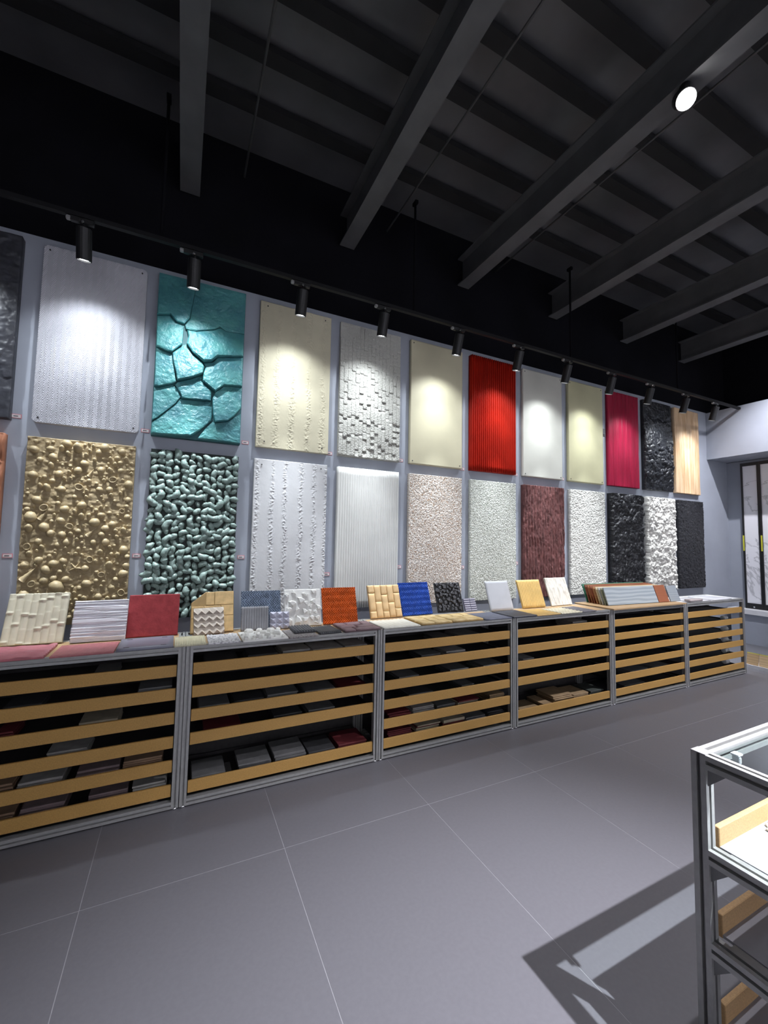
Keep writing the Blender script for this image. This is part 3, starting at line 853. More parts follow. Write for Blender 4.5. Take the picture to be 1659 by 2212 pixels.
# ------------------------------------------------------------------ sample cabinets
FY, BY, CH, PS = 2.642, 3.045, 0.878, 0.036
CX = [-1.161, 0.056, 1.273, 2.490, 3.702, 4.900, 6.100]
LIPZ = [0.716, 0.588, 0.458, 0.329, 0.200, 0.070]
LIPH = 0.064
cab_lab = ['aluminium drawer cabinet at the left edge with six tan-fronted trays', 'aluminium drawer cabinet with a gap above its lowest tray, under the orange tile',
           'aluminium drawer cabinet with six trays under the blue herringbone tile', 'aluminium drawer cabinet with brown tile stacks in its lowest tray',
           'aluminium drawer cabinet topped by the rack of leaning boards', 'aluminium drawer cabinet at the far right end of the row']
FOOT = cyl_me('foot', 0.016, 0.010, M_CHROME, 12)
def cabinet(k):
    x0, x1 = CX[k] + 0.002, CX[k + 1] - 0.002
    w, d = x1 - x0, BY - FY
    root = empty('sample_cabinet', (x0, FY, 0))
    tag(root, cab_lab[k], 'cabinet', 'aluminium sample cabinets')
    for px in (0, w - PS):
        for py in (0, d - PS):
            bar('post', (px, py, 0.008), CH - 0.008, 'z', M_ALU, root)
            obj('foot', FOOT, root, (px + PS / 2, py + PS / 2 - (0.004 if py == 0 else 0), 0))
    for z in (CH - PS, 0.008):
        for py in (0.0, d - PS):
            bar('rail', (PS, py, z), w - 2 * PS, 'x', M_ALU, root)
        for px in (0.0, w - PS):
            bar('side_rail', (px, PS, z), d - 2 * PS, 'y', M_ALU, root)
    topm = M_WHITE if k == 5 else M_TOPB
    obj('cabinet_top', box_me(w - 2 * PS, d - 2 * PS, 0.010, topm), root, (PS, PS, CH - 0.010))
    if k < 5:
        obj('back_panel', box_me(w - 2 * PS, 0.006, CH - 2 * PS - 0.01, M_TRAY), root, (PS, d - 0.012, PS + 0.01))
    use = [0, 1, 2, 3, 5] if k in (1, 3) else range(6)
    for i in use:
        z = LIPZ[i]
        dw, dd = w - 2 * PS - 0.008, d - 0.03
        t = obj('drawer', boxes_me('tray', [((0, 0.013, 0.004), (dw, dd, 0.012)), ((0, 0.013, 0.012), (0.010, dd, 0.026)), ((dw - 0.010, 0.013, 0.012), (dw, dd, 0.026)), ((0.010, dd - 0.010, 0.012), (dw - 0.010, dd, 0.030))], M_TRAY), root, (PS + 0.004, 0.006, z))
        obj('drawer_front', box_me(dw, 0.013, LIPH, M_LIP, 0.0015), t, (0, 0, 0))
    return root
for k in range(6):
    cabinet(k)

# ------------------------------------------------------------------ tiles lying in the drawers
ITEMS = {
  "1.3":[(-0.775, -0.691), (-0.432, -0.245)],
  "1.4":[(-0.561, -0.376)],
  "1.2":[(-0.757, -0.59), (-0.18, 0.009)],
  "1.1":[(-0.386, -0.264)],
  "1.5":[(-0.768, -0.675), (-0.674, -0.474), (-0.436, -0.234), (-0.227, -0.028)],
  "1.6":[(-0.76, -0.662), (-0.657, -0.463), (-0.383, -0.192), (-0.177, 0.013)],
  "2.1":[(0.157, 0.355), (0.396, 0.59), (0.605, 0.795), (0.804, 1.024), (1.034, 1.233)],
  "2.3":[(0.13, 0.311), (0.324, 0.513), (0.518, 0.725), (0.762, 0.98), (1.007, 1.221)],
  "2.4":[(0.161, 0.384), (0.566, 0.76), (0.791, 0.984)],
  "2.6":[(0.115, 0.305), (0.367, 0.572), (0.581, 0.79), (0.799, 0.991), (0.958, 1.216)],
  "3.1":[(1.778, 1.937), (1.963, 2.177)],
  "3.2":[(1.635, 1.821), (1.86, 2.053)],
  "3.3":[(1.442, 1.621), (1.887, 2.072), (2.201, 2.417)],
  "3.4":[(1.521, 1.741), (1.997, 2.132)],
  "3.5":[(1.368, 1.558), (1.566, 1.763), (1.772, 1.95), (1.967, 2.174), (2.268, 2.462)],
  "3.6":[(1.371, 1.576), (1.603, 1.815), (1.831, 2.039), (2.048, 2.249), (2.259, 2.457)],
  "4.1":[(3.239, 3.443)],
  "4.3":[(2.641, 2.779)],
  "4.6":[(2.634, 2.857), (2.803, 2.979), (2.979, 3.228), (3.228, 3.442), (3.455, 3.7)],
  "5.5":[(4.012, 4.305), (4.381, 4.657)],
  "5.6":[(3.938, 4.263)],
}
DC = {'grey': (0.14, 0.14, 0.14), 'dark': (0.045, 0.045, 0.048), 'brown': (0.25, 0.16, 0.10), 'red': (0.13, 0.018, 0.022), 'cream': (0.38, 0.33, 0.24), 'light': (0.32, 0.31, 0.29), 'mauve': (0.19, 0.14, 0.14), 'tan': (0.32, 0.22, 0.12), 'green': (0.045, 0.052, 0.046)}
def dmat(c):
    return mat('drawer_tile_' + c, DC[c], 0.65, 0.15, 14, 0.15, 60)
# per pile: colour, number of tiles, thickness, depth of first tile behind the front
PILES = {
    '1.1': [('grey', 3, .012)], '1.2': [('dark', 4, .012), ('grey', 5, .012)], '1.3': [('red', 5, .012), ('cream', 4, .013)], '1.4': [('light', 4, .013)],
    '1.5': [('brown', 5, .013), ('light', 4, .015), ('mauve', 4, .015), ('brown', 6, .012)], '1.6': [('brown', 4, .014), ('mauve', 5, .013), ('mauve', 5, .012), ('light', 5, .012)],
    '2.1': [('dark', 3, .013), ('dark', 4, .013), ('light', 5, .012), ('light', 4, .012), ('light', 4, .012)], '2.3': [('grey', 4, .012), ('dark', 4, .012), ('grey', 5, .012), ('grey', 4, .012), ('red', 3, .012)],
    '2.4': [('red', 3, .012), ('dark', 4, .012), ('grey', 4, .012)], '2.6': [('grey', 4, .012), ('grey', 5, .012), ('grey', 4, .018), ('dark', 3, .016), ('red', 4, .013)],
    '3.1': [('grey', 3, .012), ('grey', 4, .012)], '3.2': [('grey', 4, .013), ('light', 4, .015)], '3.3': [('grey', 4, .013), ('grey', 4, .013), ('grey', 4, .012)], '3.4': [('dark', 4, .012), ('grey', 4, .012)],
    '3.5': [('red', 6, .011), ('light', 6, .012), ('grey', 5, .012), ('cream', 5, .013), ('tan', 6, .012)], '3.6': [('red', 6, .012), ('cream', 6, .012), ('cream', 3, .024), ('grey', 4, .014), ('dark', 5, .013)],
    '4.1': [('light', 5, .012)], '4.3': [('light', 4, .012)], '4.6': [('tan', 1, .012), ('tan', 3, .012), ('tan', 7, .011), ('tan', 5, .012), ('green', 3, .02)], '5.5': [('grey', 4, .012), ('grey', 4, .012)], '5.6': [('grey', 4, .012)],
}
ordw = ['top', 'second', 'third', 'fourth', 'fifth', 'lowest']
cabw = ['left-edge cabinet', 'cabinet under the orange tile', 'cabinet under the blue tile', 'cabinet under the yellow ribbed tile', 'cabinet under the leaning boards']
posw = {1: ['only'], 2: ['left', 'right'], 3: ['left', 'middle', 'right'], 4: ['first', 'second', 'third', 'fourth'], 5: ['first', 'second', 'third', 'fourth', 'fifth']}
rnd = random.Random(8)
for key, spans in ITEMS.items():
    ck, dk = int(key[0]) - 1, int(key[2]) - 1
    lo_, hi_ = CX[ck] + PS + 0.022, CX[ck + 1] - PS - 0.022
    prev = lo_
    for pi, ((a, b), (colr, cnt, th)) in enumerate(zip(spans, PILES[key])):
        a, b = max(a, prev), min(b, hi_)
        prev = b + 0.006
        if b - a < 0.03: continue
        zb = LIPZ[dk] + 0.0125
        room = 0.110 if not (ck in (1, 3) and dk == 5) else 0.2
        cnt = min(cnt, int(room / th))
        depth = 0.20
        for n_ in range(cnt):
            dx, dy = rnd.uniform(0, .012), rnd.uniform(-.012, .012)
            m_ = dmat(colr if not (key in ('3.5', '3.6') and colr == 'cream' and n_ % 3 == 1) else 'red')
            o = obj('sample_tile', box_me(b - a - 0.014, depth, th - 0.0026, m_, 0.0018), None, (a + dx, FY + 0.055 + dy, zb + n_ * th))
            nc = {'light': 'pale', 'dark': 'blackish'}.get(colr, colr)
            w_ = posw[len(spans)][pi]
            tag(o, '%s tile, %s %s pile, %s tray, %s' % (nc, ['topmost of', 'second from top,', 'third from top,', 'fourth from top,', 'fifth from top,', 'sixth from top,', 'seventh from top,'][cnt - 1 - n_], w_, ordw[dk], cabw[ck]), 'tile', 'tiles piled in %s tray %s' % (cabw[ck], ordw[dk]))
# round-ended white rolls at the right end of the trays of the last cabinet
M_ROLL = mat('white_roll', (0.78, 0.78, 0.76), 0.45, 0.03, 10)
def roll_me():
    V, F = [], []
    seg = 14
    prof = [(0.0, 0.0), (0.024, 0.0), (0.027, 0.004), (0.027, 0.070), (0.024, 0.082), (0.014, 0.091), (0.0, 0.094)]
    rings = []
    for r, x in prof:
        if r == 0: rings.append([len(V)]); V.append((x, 0, 0))
        else:
            rings.append(list(range(len(V), len(V) + seg)))
            V += [(x, r * math.cos(2 * math.pi * i / seg), r * math.sin(2 * math.pi * i / seg)) for i in range(seg)]
    for a, b in zip(rings, rings[1:]):
        for i in range(seg):
            j = (i + 1) % seg
            F.append((a[0], b[i], b[j]) if len(a) == 1 else (a[i], b[0], a[j]) if len(b) == 1 else (a[i], b[i], b[j], a[j]))
    return mesh('roll', V, F, M_ROLL, True)
ROLL = roll_me()
for i in range(1, 6):
    o = obj('white_roll', ROLL, None, (5.945, 2.80, LIPZ[i] + 0.0125 + 0.0275))
    tag(o, 'round-ended white roll at the right end of the %s tray, far right cabinet' % ordw[i], 'roll', 'white rolls in the far cabinet')
    for z_ in (0.018, 0.072):
        obj('band', cyl_me('band', 0.0276, 0.005, M_WHITE, 14), o, (z_, 0, 0), (0, R(90), 0))

# ------------------------------------------------------------------ tiles standing on the cabinets
ZT = CH + 0.0008
def standing(name, bl, br, h, fn, m, label, t=0.014, lean=20, nx=48, nz=48, cut=None, smooth=False, wscale=1.0):
    bl, br = Vector((bl[0], bl[1], 0)), Vector((br[0], br[1], 0))
    w = (br - bl).length * wscale
    yaw = math.atan2(br.y - bl.y, br.x - bl.x)
    me = relief_me(name, w, h, nx, nz, fn, t, m, smooth, 0, cut)
    o = obj(name, me, None, (bl.x, bl.y + t * 1.0, ZT + math.sin(R(lean)) * 0.0 + 0.0), (R(-lean), 0, yaw))
    o.location.z = ZT + 0.0
    # lift so that the lowest (front) edge touches the cabinet top
    tt = max(-v.co.y for v in me.vertices if v.co.z < 1e-5)
    o.location.z = ZT + 0.0004
    tag(o, label, 'sample tile', 'sample tiles displayed on the cabinets')
    return o, w

def lying(name, x, y, w, d, fn, m, label, t=0.008, yaw=0.0, nx=40, nz=40, z=None, smooth=False):
    me = relief_me(name, w, d, nx, nz, fn, t, m, smooth)
    o = obj(name, me, None, (x, y, (ZT if z is None else z)), (R(-90), 0, yaw))
    return tag(o, label, 'sample tile', 'sample tiles displayed on the cabinets')

def f_bamboo(U, V):
    n = 8
    w = 0.28
    c = np.floor(U / w * n)
    x = (U / w * n) % 1 - 0.5
    off = _hash(c, c * 0 + 3, 9)
    ph = ((V / 0.16 + off) % 1)
    node = np.exp(-((ph - 0.5) / 0.035) ** 2)
    return 0.011 * np.sqrt(np.clip(1 - (x * 1.9) ** 2, 0, 1)) + 0.004 * node + 0.001 * ph
def f_strips(U, V):
    s = fbm(U * 3.0, V * 170, 3, 2)
    return 0.010 * np.clip((s - 0.42) * 5, 0, 1) + 0.004 * s
flat = lambda U, V: 0.0004 * fbm(U * 300, V * 300, 2, 2)
fine = lambda U, V: 0.0014 * fbm(U * 160, V * 160, 6, 3)

standing('bamboo_tile', (-0.86, 2.985), (-0.58, 2.972), 0.285, f_bamboo, mat('cream_bamboo', (0.78, 0.735, 0.56), 0.55, 0.06, 10), 'cream bamboo-pattern tile leaning on the left-edge cabinet', nx=96, nz=72)
standing('striped_tile', (-0.54, 2.94), (-0.27, 2.93), 0.237, f_strips, mat('white_strip', (0.80, 0.79, 0.83), 0.55, 0.05, 10), 'white tile with fine sideways split strips beside the bamboo tile', nx=50, nz=200)
standing('red_tile', (-0.27, 2.965), (0.01, 2.953), 0.258, fine, mat('brick_red', (0.31, 0.045, 0.05), 0.6, 0.12, 30, 0.2, 160, spec=0.15), 'plain brick-red tile standing at the right end of the left-edge cabinet')
# tan stone tile with a cut corner, made of masonry blocks
o, w = standing('masonry_tile', (0.08, 2.935), (0.34, 2.93), 0.265, flat, mat('tan_masonry_bed', (0.44, 0.29, 0.12), 0.65, 0.1, 20), 'tan masonry tile with one corner cut off, behind the beige scale tile', t=0.014, cut=(0.085, 0.07))
M_MAS = mat('tan_masonry', (0.74, 0.51, 0.235), 0.65, 0.12, 24, 0.2, 60)
for (a, b, c, d) in [(0.142, 0.178, 0.116, 0.088), (0.004, 0.004, 0.07, 0.088), (0.004, 0.095, 0.07, 0.075), (0.077, 0.004, 0.115, 0.1), (0.077, 0.108, 0.10, 0.064), (0.181, 0.108, 0.076, 0.066), (0.196, 0.004, 0.062, 0.1), (0.088, 0.178, 0.05, 0.083)]:
    obj('block', box_me(c, 0.006, d, M_MAS, 0.002), o, (a, -0.0195, b))
# beige scale tile
o, w = standing('scale_tile', (0.10, 2.885), (0.28, 2.905), 0.168, flat, mat('beige_scale_bed', (0.40, 0.34, 0.29), 0.6, 0.05, 20), 'small beige tile with rows of pointed scales', t=0.012)
M_SC = mat('beige_scale', (0.68, 0.60, 0.51), 0.6, 0.05, 20)
sw_, sh_ = w / 4.0, 0.168 / 4
SCALE = mesh('scale', [(0, 0, sh_), (sw_, 0, sh_), (0, -0.010, sh_ * .52), (sw_ / 2, -0.013, 0), (sw_, -0.010, sh_ * .52), (sw_ / 2, -0.003, sh_), (sw_ / 2, 0, 0), (0, 0, sh_ * .52), (sw_, 0, sh_ * .52)],
             [(0, 2, 3, 5), (5, 3, 4, 1), (2, 7, 6, 3), (3, 6, 8, 4), (0, 7, 2), (1, 4, 8)], M_SC)
for r_ in range(4):
    for c_ in range(4):
        obj('scale', SCALE, o, (c_ * sw_, -0.0122, r_ * sh_ * 0.99))
hb = lambda U, V: f_herring(U, V, 18, 0.013, 0.020, 0.0055, 0.27)
def weave(w, cols=16):
    # slanted cords, the slant turning over with every row
    def f(U, V):
        tri = np.abs(((V / 0.023) % 2) - 1)
        return 0.010 * np.abs(np.sin(np.pi * (U * cols / w + tri * 1.5))) ** .7
    return f
standing('weave_tile', (0.388, 2.95), (0.652, 2.935), 0.258, weave(.265), mat('slate_blue_weave', (0.17, 0.22, 0.30), 0.45, 0.2, 30), 'slate-blue herringbone tile behind the grey ribbed one', nx=96, nz=96)
standing('ribbed_tile', (0.383, 2.905), (0.557, 2.885), 0.160, f_ribs(11, 0.005, .175, .7), mat('grey_rib', (0.26, 0.26, 0.275), 0.6, 0.12, 12, 0.1, 80), 'small grey ribbed tile in front of the slate-blue herringbone tile', nx=77, nz=12, t=0.010)
o, w = standing('pyramid_tile', (0.572, 2.915), (0.70, 2.895), 0.114, flat, mat('lavender_bed', (0.25, 0.25, 0.31), 0.6, 0.05, 20), 'small lavender tile of raised pyramids', t=0.010)
M_PYR = mat('lavender_pyramid', (0.46, 0.46, 0.55), 0.55, 0.05, 20)
pw_, ph_ = w / 3, 0.114 / 3
PYR = mesh('pyramid', [(0, 0, 0), (pw_, 0, 0), (pw_, 0, ph_), (0, 0, ph_), (pw_ / 2, -0.017, ph_ / 2)], [(0, 1, 4), (1, 2, 4), (2, 3, 4), (3, 0, 4)], M_PYR)
for r_ in range(3):
    for c_ in range(3):
        obj('pyramid', PYR, o, (c_ * pw_, -0.0103, r_ * ph_))

# irregular stones made of a jittered convex outline
def pebble_me(name, seed, m, n=7, rough=0.25, h=0.5, flat_=0.7, groove=False):
    r_ = random.Random(seed)
    an = sorted(r_.uniform(0, 2 * math.pi) * 0.35 + 2 * math.pi * i / n * 1.0 for i in range(n))
    rad = [0.5 * r_.uniform(1 - rough, 1 + rough) for _ in an]
    V = []
    for s, y in ((1.0, 0.0), (0.97, -h * 0.6), (flat_, -h)):
        for a, r in zip(an, rad):
            V.append((s * r * math.cos(a), y, s * r * math.sin(a)))
    F = [tuple(2 * n + i for i in range(n))]
    for k in range(2):
        F += [(k * n + i, k * n + (i + 1) % n, (k + 1) * n + (i + 1) % n, (k + 1) * n + i) for i in range(n)]
    me = mesh(name, V, F, m)
    bm = bmesh.new(); bm.from_mesh(me); bmesh.ops.recalc_face_normals(bm, faces=bm.faces); bm.to_mesh(me); bm.free()
    return me

def scatter(parent, name, mes, w, h, d0, t, seed, tries=900, gap=0.5, sy=1.0, limit=80):
    r_ = random.Random(seed)
    pl = []
    for q in range(tries):
        d = r_.uniform(*d0)
        u, v = r_.uniform(d * .45, w - d * .45), r_.uniform(d * .45, h - d * .45)
        if all((u - a) ** 2 + (v - b) ** 2 > (gap * (d + e)) ** 2 for a, b, e in pl):
            pl.append((u, v, d))
            obj(name, r_.choice(mes), parent, (u, -t, v), (0, r_.uniform(0, 6.28), 0), (d, d * sy, d))
            if len(pl) >= limit: break

M_WST = mat('white_cast', (0.82, 0.81, 0.77), 0.55, 0.06, 20, 0.1, 80)
o, w = standing('stone_tile', (0.68, 2.945), (0.94, 2.925), 0.262, flat, M_WST, 'white tile with scattered angular stones and grooves', t=0.012)
WP = [pebble_me('white_stone', 60 + k, M_WST, 6, .3, .45, .66) for k in range(6)]
scatter(o, 'angular_stone', WP, w, 0.262, (0.034, 0.058), 0.012, 3, gap=.50, sy=0.75, limit=46)
standing('weave_tile', (0.955, 2.93), (1.215, 2.912), 0.264, weave(.26, 15), mat('orange_weave', (0.60, 0.10, 0.010), 0.5, 0.18, 20, spec=0.2), 'bright orange herringbone tile', nx=96, nz=96)
# tan brick tile: upright bricks
o, w = standing('brick_tile', (1.36, 3.0), (1.64, 3.0), 0.264, flat, mat('brick_joint_tan', (0.42, 0.27, 0.12), 0.7, 0.1, 20), 'peach-tan tile of upright worn bricks', t=0.010)
M_BRK = mat('brick_peach', (0.80, 0.555, 0.28), 0.6, 0.08, 20, 0.2, 60)
def brick_me(sx, sz, seed):
    return relief_me('brick', sx, sz, 5, 7, lambda U, V: 0.004 + 0.004 * np.minimum(1, np.minimum(np.minimum(U, sx - U), np.minimum(V, sz - V)) / 0.004) + 0.003 * fbm(U * 40, V * 40, seed, 2), 0.001, M_BRK)
bw_ = w / 5
for c_ in range(5):
    cuts = [[0, .055, .20, .264], [0, .13, .264], [0, .05, .185, .264], [0, .12, .264], [0, .07, .195, .264]][c_]
    for a, b in zip(cuts, cuts[1:]):
        obj('brick', brick_me(bw_ - 0.0035, b - a - 0.0035, c_ * 7 + int(a * 99)), o, (c_ * bw_ + 0.0025, -0.0105, a + 0.0025))
standing('weave_tile', (1.655, 3.02), (1.945, 3.03), 0.272, weave(.29, 16), mat('blue_weave', (0.014, 0.072, 0.40), 0.5, 0.18, 20, spec=0.2), 'bright blue herringbone tile', nx=96, nz=96)
M_PEB = mat('black_pebble', (0.030, 0.031, 0.036), 0.45, 0.15, 20, 0.15, 60)
o, w = standing('pebble_tile', (2.02, 3.05), (2.28, 3.035), 0.262, flat, mat('pebble_bed', (0.012, 0.012, 0.013), 0.8, 0.1, 20), 'black tile of rounded close-set pebbles', t=0.010)
PB = [pebble_me('pebble', 90 + k, M_PEB, 9, .14, .5, .72) for k in range(6)]
scatter(o, 'pebble', PB, w, 0.262, (0.026, 0.050), 0.010, 5, tries=6000, gap=.42, sy=0.55, limit=95)
o, w = standing('slotted_tile', (2.295, 3.04), (2.43, 3.045), 0.112, flat, mat('lavender_slot_bed', (0.10, 0.10, 0.16), 0.6, 0.05, 20), 'small lavender tile with dark slots beside the black pebbles', t=0.008)
M_SLOT = mat('lavender_bar', (0.44, 0.43, 0.50), 0.5, 0.05, 20)
for r_ in range(6):
    for c_ in range(2):
        obj('bar', box_me(w * .46, 0.005, 0.010, M_SLOT), o, (0.004 + c_ * w * .5, -0.0132, 0.003 + r_ * 0.0192))
standing('plain_tile', (2.52, 2.965), (2.78, 2.955), 0.272, flat, mat('grey_plain', (0.50, 0.51, 0.53), 0.55, 0.05, 6, 0.05, 90), 'plain light grey tile standing alone', nx=12, nz=12, t=0.010)
standing('ribbed_tile', (2.915, 2.975), (3.205, 2.975), 0.268, f_ribs(15, 0.006, .29, .8), mat('yellow_rib', (0.78, 0.53, 0.18), 0.5, 0.08, 10), 'yellow tile with upright ribs', nx=120, nz=12)
standing('fluted_tile', (3.30, 2.985), (3.59, 2.99), 0.280, lambda U, V: 0.006 * np.clip(fbm(U * 45, V * 14, 4, 3) - .45, 0, 1) * 3, mat('cream_fluted', (0.74, 0.70, 0.60), 0.6, 0.10, 50, stretch=(1, 1, .35), col2=(0.84, 0.80, 0.70)), 'cream tile with fine upright scored flecks', nx=90, nz=60)

# ------------------------------------------------------------------ tiles lying flat in front
def f_wave(U, V): return 0.009 * (0.5 + 0.5 * np.sin(V * 170 + 4 * fbm(U * 12, V * 12, 3, 2) + U * 40)) * (0.4 + fbm(U * 18, V * 18, 8, 2))
lying('wavy_tile', -0.86, 2.648, 0.272, 0.268, f_wave, mat('pink_wave', (0.48, 0.15, 0.175), 0.5, 0.10, 12), 'pink wavy tile lying in front of the bamboo tile', nx=60, nz=60, smooth=True)
lying('fine_ribbed_tile', -0.562, 2.632, 0.272, 0.245, lambda U, V: 0.0016 * np.sin(U * 900), mat('pink_fine', (0.46, 0.155, 0.165), 0.5, 0.08, 50), 'pink finely ribbed tile lying in front of the white striped tile', nx=120, nz=6)
o = lying('plain_tile', -0.283, 2.645, 0.273, 0.262, flat, mat('lavender_plain', (0.235, 0.235, 0.29), 0.4, 0.05, 10), 'lavender-grey tile with four dark marks lying before the brick-red tile', nx=6, nz=6, t=0.012)
MK = box_me(0.028, 0.001, 0.008, M_INK)
for u, v in ((.03, .03), (.21, .03), (.03, .225), (.21, .225)):
    obj('mark', MK, o, (u, -0.0135, v))
lying('fine_ribbed_tile', -0.004, 2.635, 0.165, 0.228, lambda U, V: 0.0012 * np.sin(U * 700), mat('cream_fine', (0.62, 0.58, 0.40), 0.5, 0.05, 20), 'pale cream finely ribbed tile lying at the cabinet joint', nx=90, nz=6, z=ZT + 0.001)
lying('speckled_tile', 0.172, 2.632, 0.178, 0.222, lambda U, V: 0.004 * (vn(U * 110, V * 110, 5) > .68), mat('white_speckle', (0.40, 0.39, 0.42), 0.55, 0.1, 70, col2=(0.72, 0.71, 0.72), lo=.40, hi=.52), 'white tile with grey flecks lying before the beige scale tile', nx=70, nz=70)
o = lying('rocky_tile', 0.36, 2.615, 0.268, 0.255, fine, M_WST, 'white tile with rounded rocks lying before the grey ribbed tile', nx=20, nz=20)
RK = [pebble_me('rock', 130 + k, M_WST, 8, .2, .6, .6) for k in range(5)]
scatter(o, 'rock', RK, 0.268, 0.255, (0.022, 0.065), 0.009, 9, tries=500, gap=.55, sy=0.7, limit=26)
lying('granite_tile', 0.634, 2.605, 0.185, 0.225, fine, mat('granite', (0.20, 0.18, 0.175), 0.6, 0.25, 90, col2=(0.36, 0.33, 0.32)), 'grey granite-look tile under the dark ribbed tile', nx=30, nz=30)
DR = mat('dark_rib', (0.085, 0.088, 0.095), 0.45, 0.08, 20)
lying('ribbed_tile', 0.686, 2.688, 0.140, 0.185, f_ribs(8, 0.009, .14, .8), DR, 'dark grey tile with seven broad ribs lying on the granite tile', nx=64, nz=6, z=ZT + 0.0105)
lying('ribbed_tile', 0.842, 2.642, 0.150, 0.200, f_ribs(11, 0.008, .15, .8), mat('dark_rib_two', (0.075, 0.078, 0.083), 0.45, 0.08, 20), 'dark grey tile with many narrow ribs lying before the orange tile', nx=77, nz=6, yaw=R(4))
M_MV = mat('mauve_stone', (0.225, 0.145, 0.155), 0.55, 0.12, 20, 0.2, 60)
o = lying('stone_tile', 1.01, 2.635, 0.262, 0.255, flat, mat('mauve_bed', (0.10, 0.065, 0.07), 0.7, 0.1, 20), 'mauve ledge-stone tile lying at the cabinet corner before the orange tile', nx=6, nz=6, t=0.006)
def ledge(parent, rects, m, seed):
    r_ = random.Random(seed)
    for a, b, c, d in rects:
        sx, sz = c - a - 0.005, d - b - 0.005
        me = relief_me('ledge_stone', sx, sz, 6, 4, lambda U, V, q=r_.randrange(99): 0.006 + 0.006 * fbm(U * 30, V * 30, q, 3) + 0.003 * np.minimum(1, np.minimum(np.minimum(U, sx - U), np.minimum(V, sz - V)) / 0.01), 0.001, m)
        obj('ledge_stone', me, parent, (a + 0.0025, -0.0065, b + 0.0025))
ledge(o, [(0, 0, .08, .09), (.08, 0, .262, .07), (0, .09, .12, .17), (.12, .07, .262, .15), (0, .17, .075, .255), (.075, .17, .19, .255), (.19, .15, .262, .255)], M_MV, 4)
lying('scalloped_tile', 1.305, 2.645, 0.295, 0.265, lambda U, V: 0.004 * np.abs(np.sin(U * 95)), mat('ivory_scallop', (0.78, 0.76, 0.66), 0.5, 0.05, 12), 'ivory ribbed tile with a scalloped edge lying before the brick tile', nx=84, nz=6, t=0.007)
M_TS = mat('tan_ledge', (0.72, 0.50, 0.19), 0.6, 0.15, 20, 0.2, 60, col2=(0.80, 0.62, 0.32))
M_TSB = mat('tan_ledge_bed', (0.34, 0.22, 0.08), 0.7, 0.1, 20)
o = lying('stone_tile', 1.62, 2.655, 0.268, 0.285, flat, M_TSB, 'tan ledge-stone tile lying before the blue tile', nx=6, nz=6, t=0.007)
ledge(o, [(0, 0, .11, .12), (.11, 0, .268, .085), (.11, .085, .19, .18), (.19, .085, .268, .2), (0, .12, .11, .285), (.11, .18, .19, .285), (.19, .2, .268, .285)], M_TS, 6)
o = lying('stone_tile', 1.897, 2.66, 0.29, 0.262, flat, M_TSB, 'tan ledge-stone tile lying before the black pebble tile', nx=6, nz=6, t=0.007)
ledge(o, [(0, 0, .29, .075), (0, .075, .15, .16), (.15, .075, .29, .15), (0, .16, .11, .262), (.11, .16, .21, .262), (.21, .15, .29, .262)], M_TS, 7)
lying('plain_tile', 2.20, 2.642, 0.268, 0.27, flat, mat('bluegrey_plain', (0.115, 0.125, 0.17), 0.5, 0.08, 20, 0.1, 150), 'blue-grey plain tile lying left of the cabinet joint', nx=6, nz=6)
lying('plain_tile', 2.472, 2.635, 0.262, 0.262, fine, mat('charcoal_plain', (0.045, 0.047, 0.058), 0.5, 0.12, 40), 'charcoal tile lying before the plain light grey tile', nx=24, nz=24, t=0.012, z=ZT + 0.001)
lying('plain_tile', 2.742, 2.635, 0.275, 0.255, fine, mat('yellow_flat', (0.56, 0.36, 0.11), 0.5, 0.10, 40), 'yellow tile lying before the yellow ribbed one', nx=24, nz=24)
lying('diamond_tile', 3.03, 2.632, 0.255, 0.235, lambda U, V: 0.004 * np.abs(np.sin((U + V) * 80)) * np.abs(np.sin((U - V) * 80)), mat('cream_diamond', (0.62, 0.58, 0.42), 0.5, 0.06, 20), 'cream tile with diamond relief lying before the scored cream tile', nx=60, nz=60)
lying('plain_tile', 3.295, 2.635, 0.185, 0.255, flat, mat('grey_flat', (0.13, 0.125, 0.14), 0.5, 0.08, 20), 'narrow grey tile lying at the right end before the leaning boards', nx=6, nz=6)
lying('white_tile', 5.05, 2.66, 0.37, 0.25, flat, mat('white_gloss_a', (0.70, 0.69, 0.71), 0.25, 0.03, 6), 'glossy white tile lying nearer the boards on the far cabinet', nx=4, nz=4, t=0.010)
lying('white_tile', 5.50, 2.66, 0.36, 0.28, flat, mat('white_gloss_b', (0.72, 0.72, 0.75), 0.25, 0.03, 6), 'glossy white tile lying at the far right end of the cabinets', nx=4, nz=4, t=0.010)
lying('white_tile', 5.0, 2.648, 0.24, 0.06, flat, mat('pinkish_slab', (0.50, 0.43, 0.42), 0.4, 0.04, 6), 'small pinkish slab lying beside the glossy white tiles', nx=4, nz=4, t=0.020, z=ZT + 0.0112)

# ------------------------------------------------------------------ rack of leaning boards
base = box('board_rack', (3.69, 2.612, CH + 0.0005), (4.86, 3.05, CH + 0.0125), M_TOPB)
tag(base, 'thin plywood sheet under the leaning wood boards', 'plywood sheet')
ZB = CH + 0.0135
def board(x, y, w, h, m, label, lean=20, t=0.010):
    o = obj('wood_board', box_me(w, t, h, m, 0.001), None, (x, y, ZB + 0.0006 + t * math.sin(R(lean))), (R(-lean), 0, R(-2.5)))
    tag(o, label, 'board', 'wood-grain boards leaning on the rack')
board(3.815, 2.755, 0.752, 0.178, mat_wood('grey_wood', (0.27, 0.315, 0.345), (0.41, 0.455, 0.475), 5, 0.5, (0.30, 1, 1.6), 7.0), 'long grey-blue wood-grain board at the front of the rack')
board(4.575, 2.722, 0.170, 0.182, mat_wood('red_wood', (0.25, 0.075, 0.03), (0.33, 0.11, 0.045), 9), 'short red-brown board beside the grey-blue one')
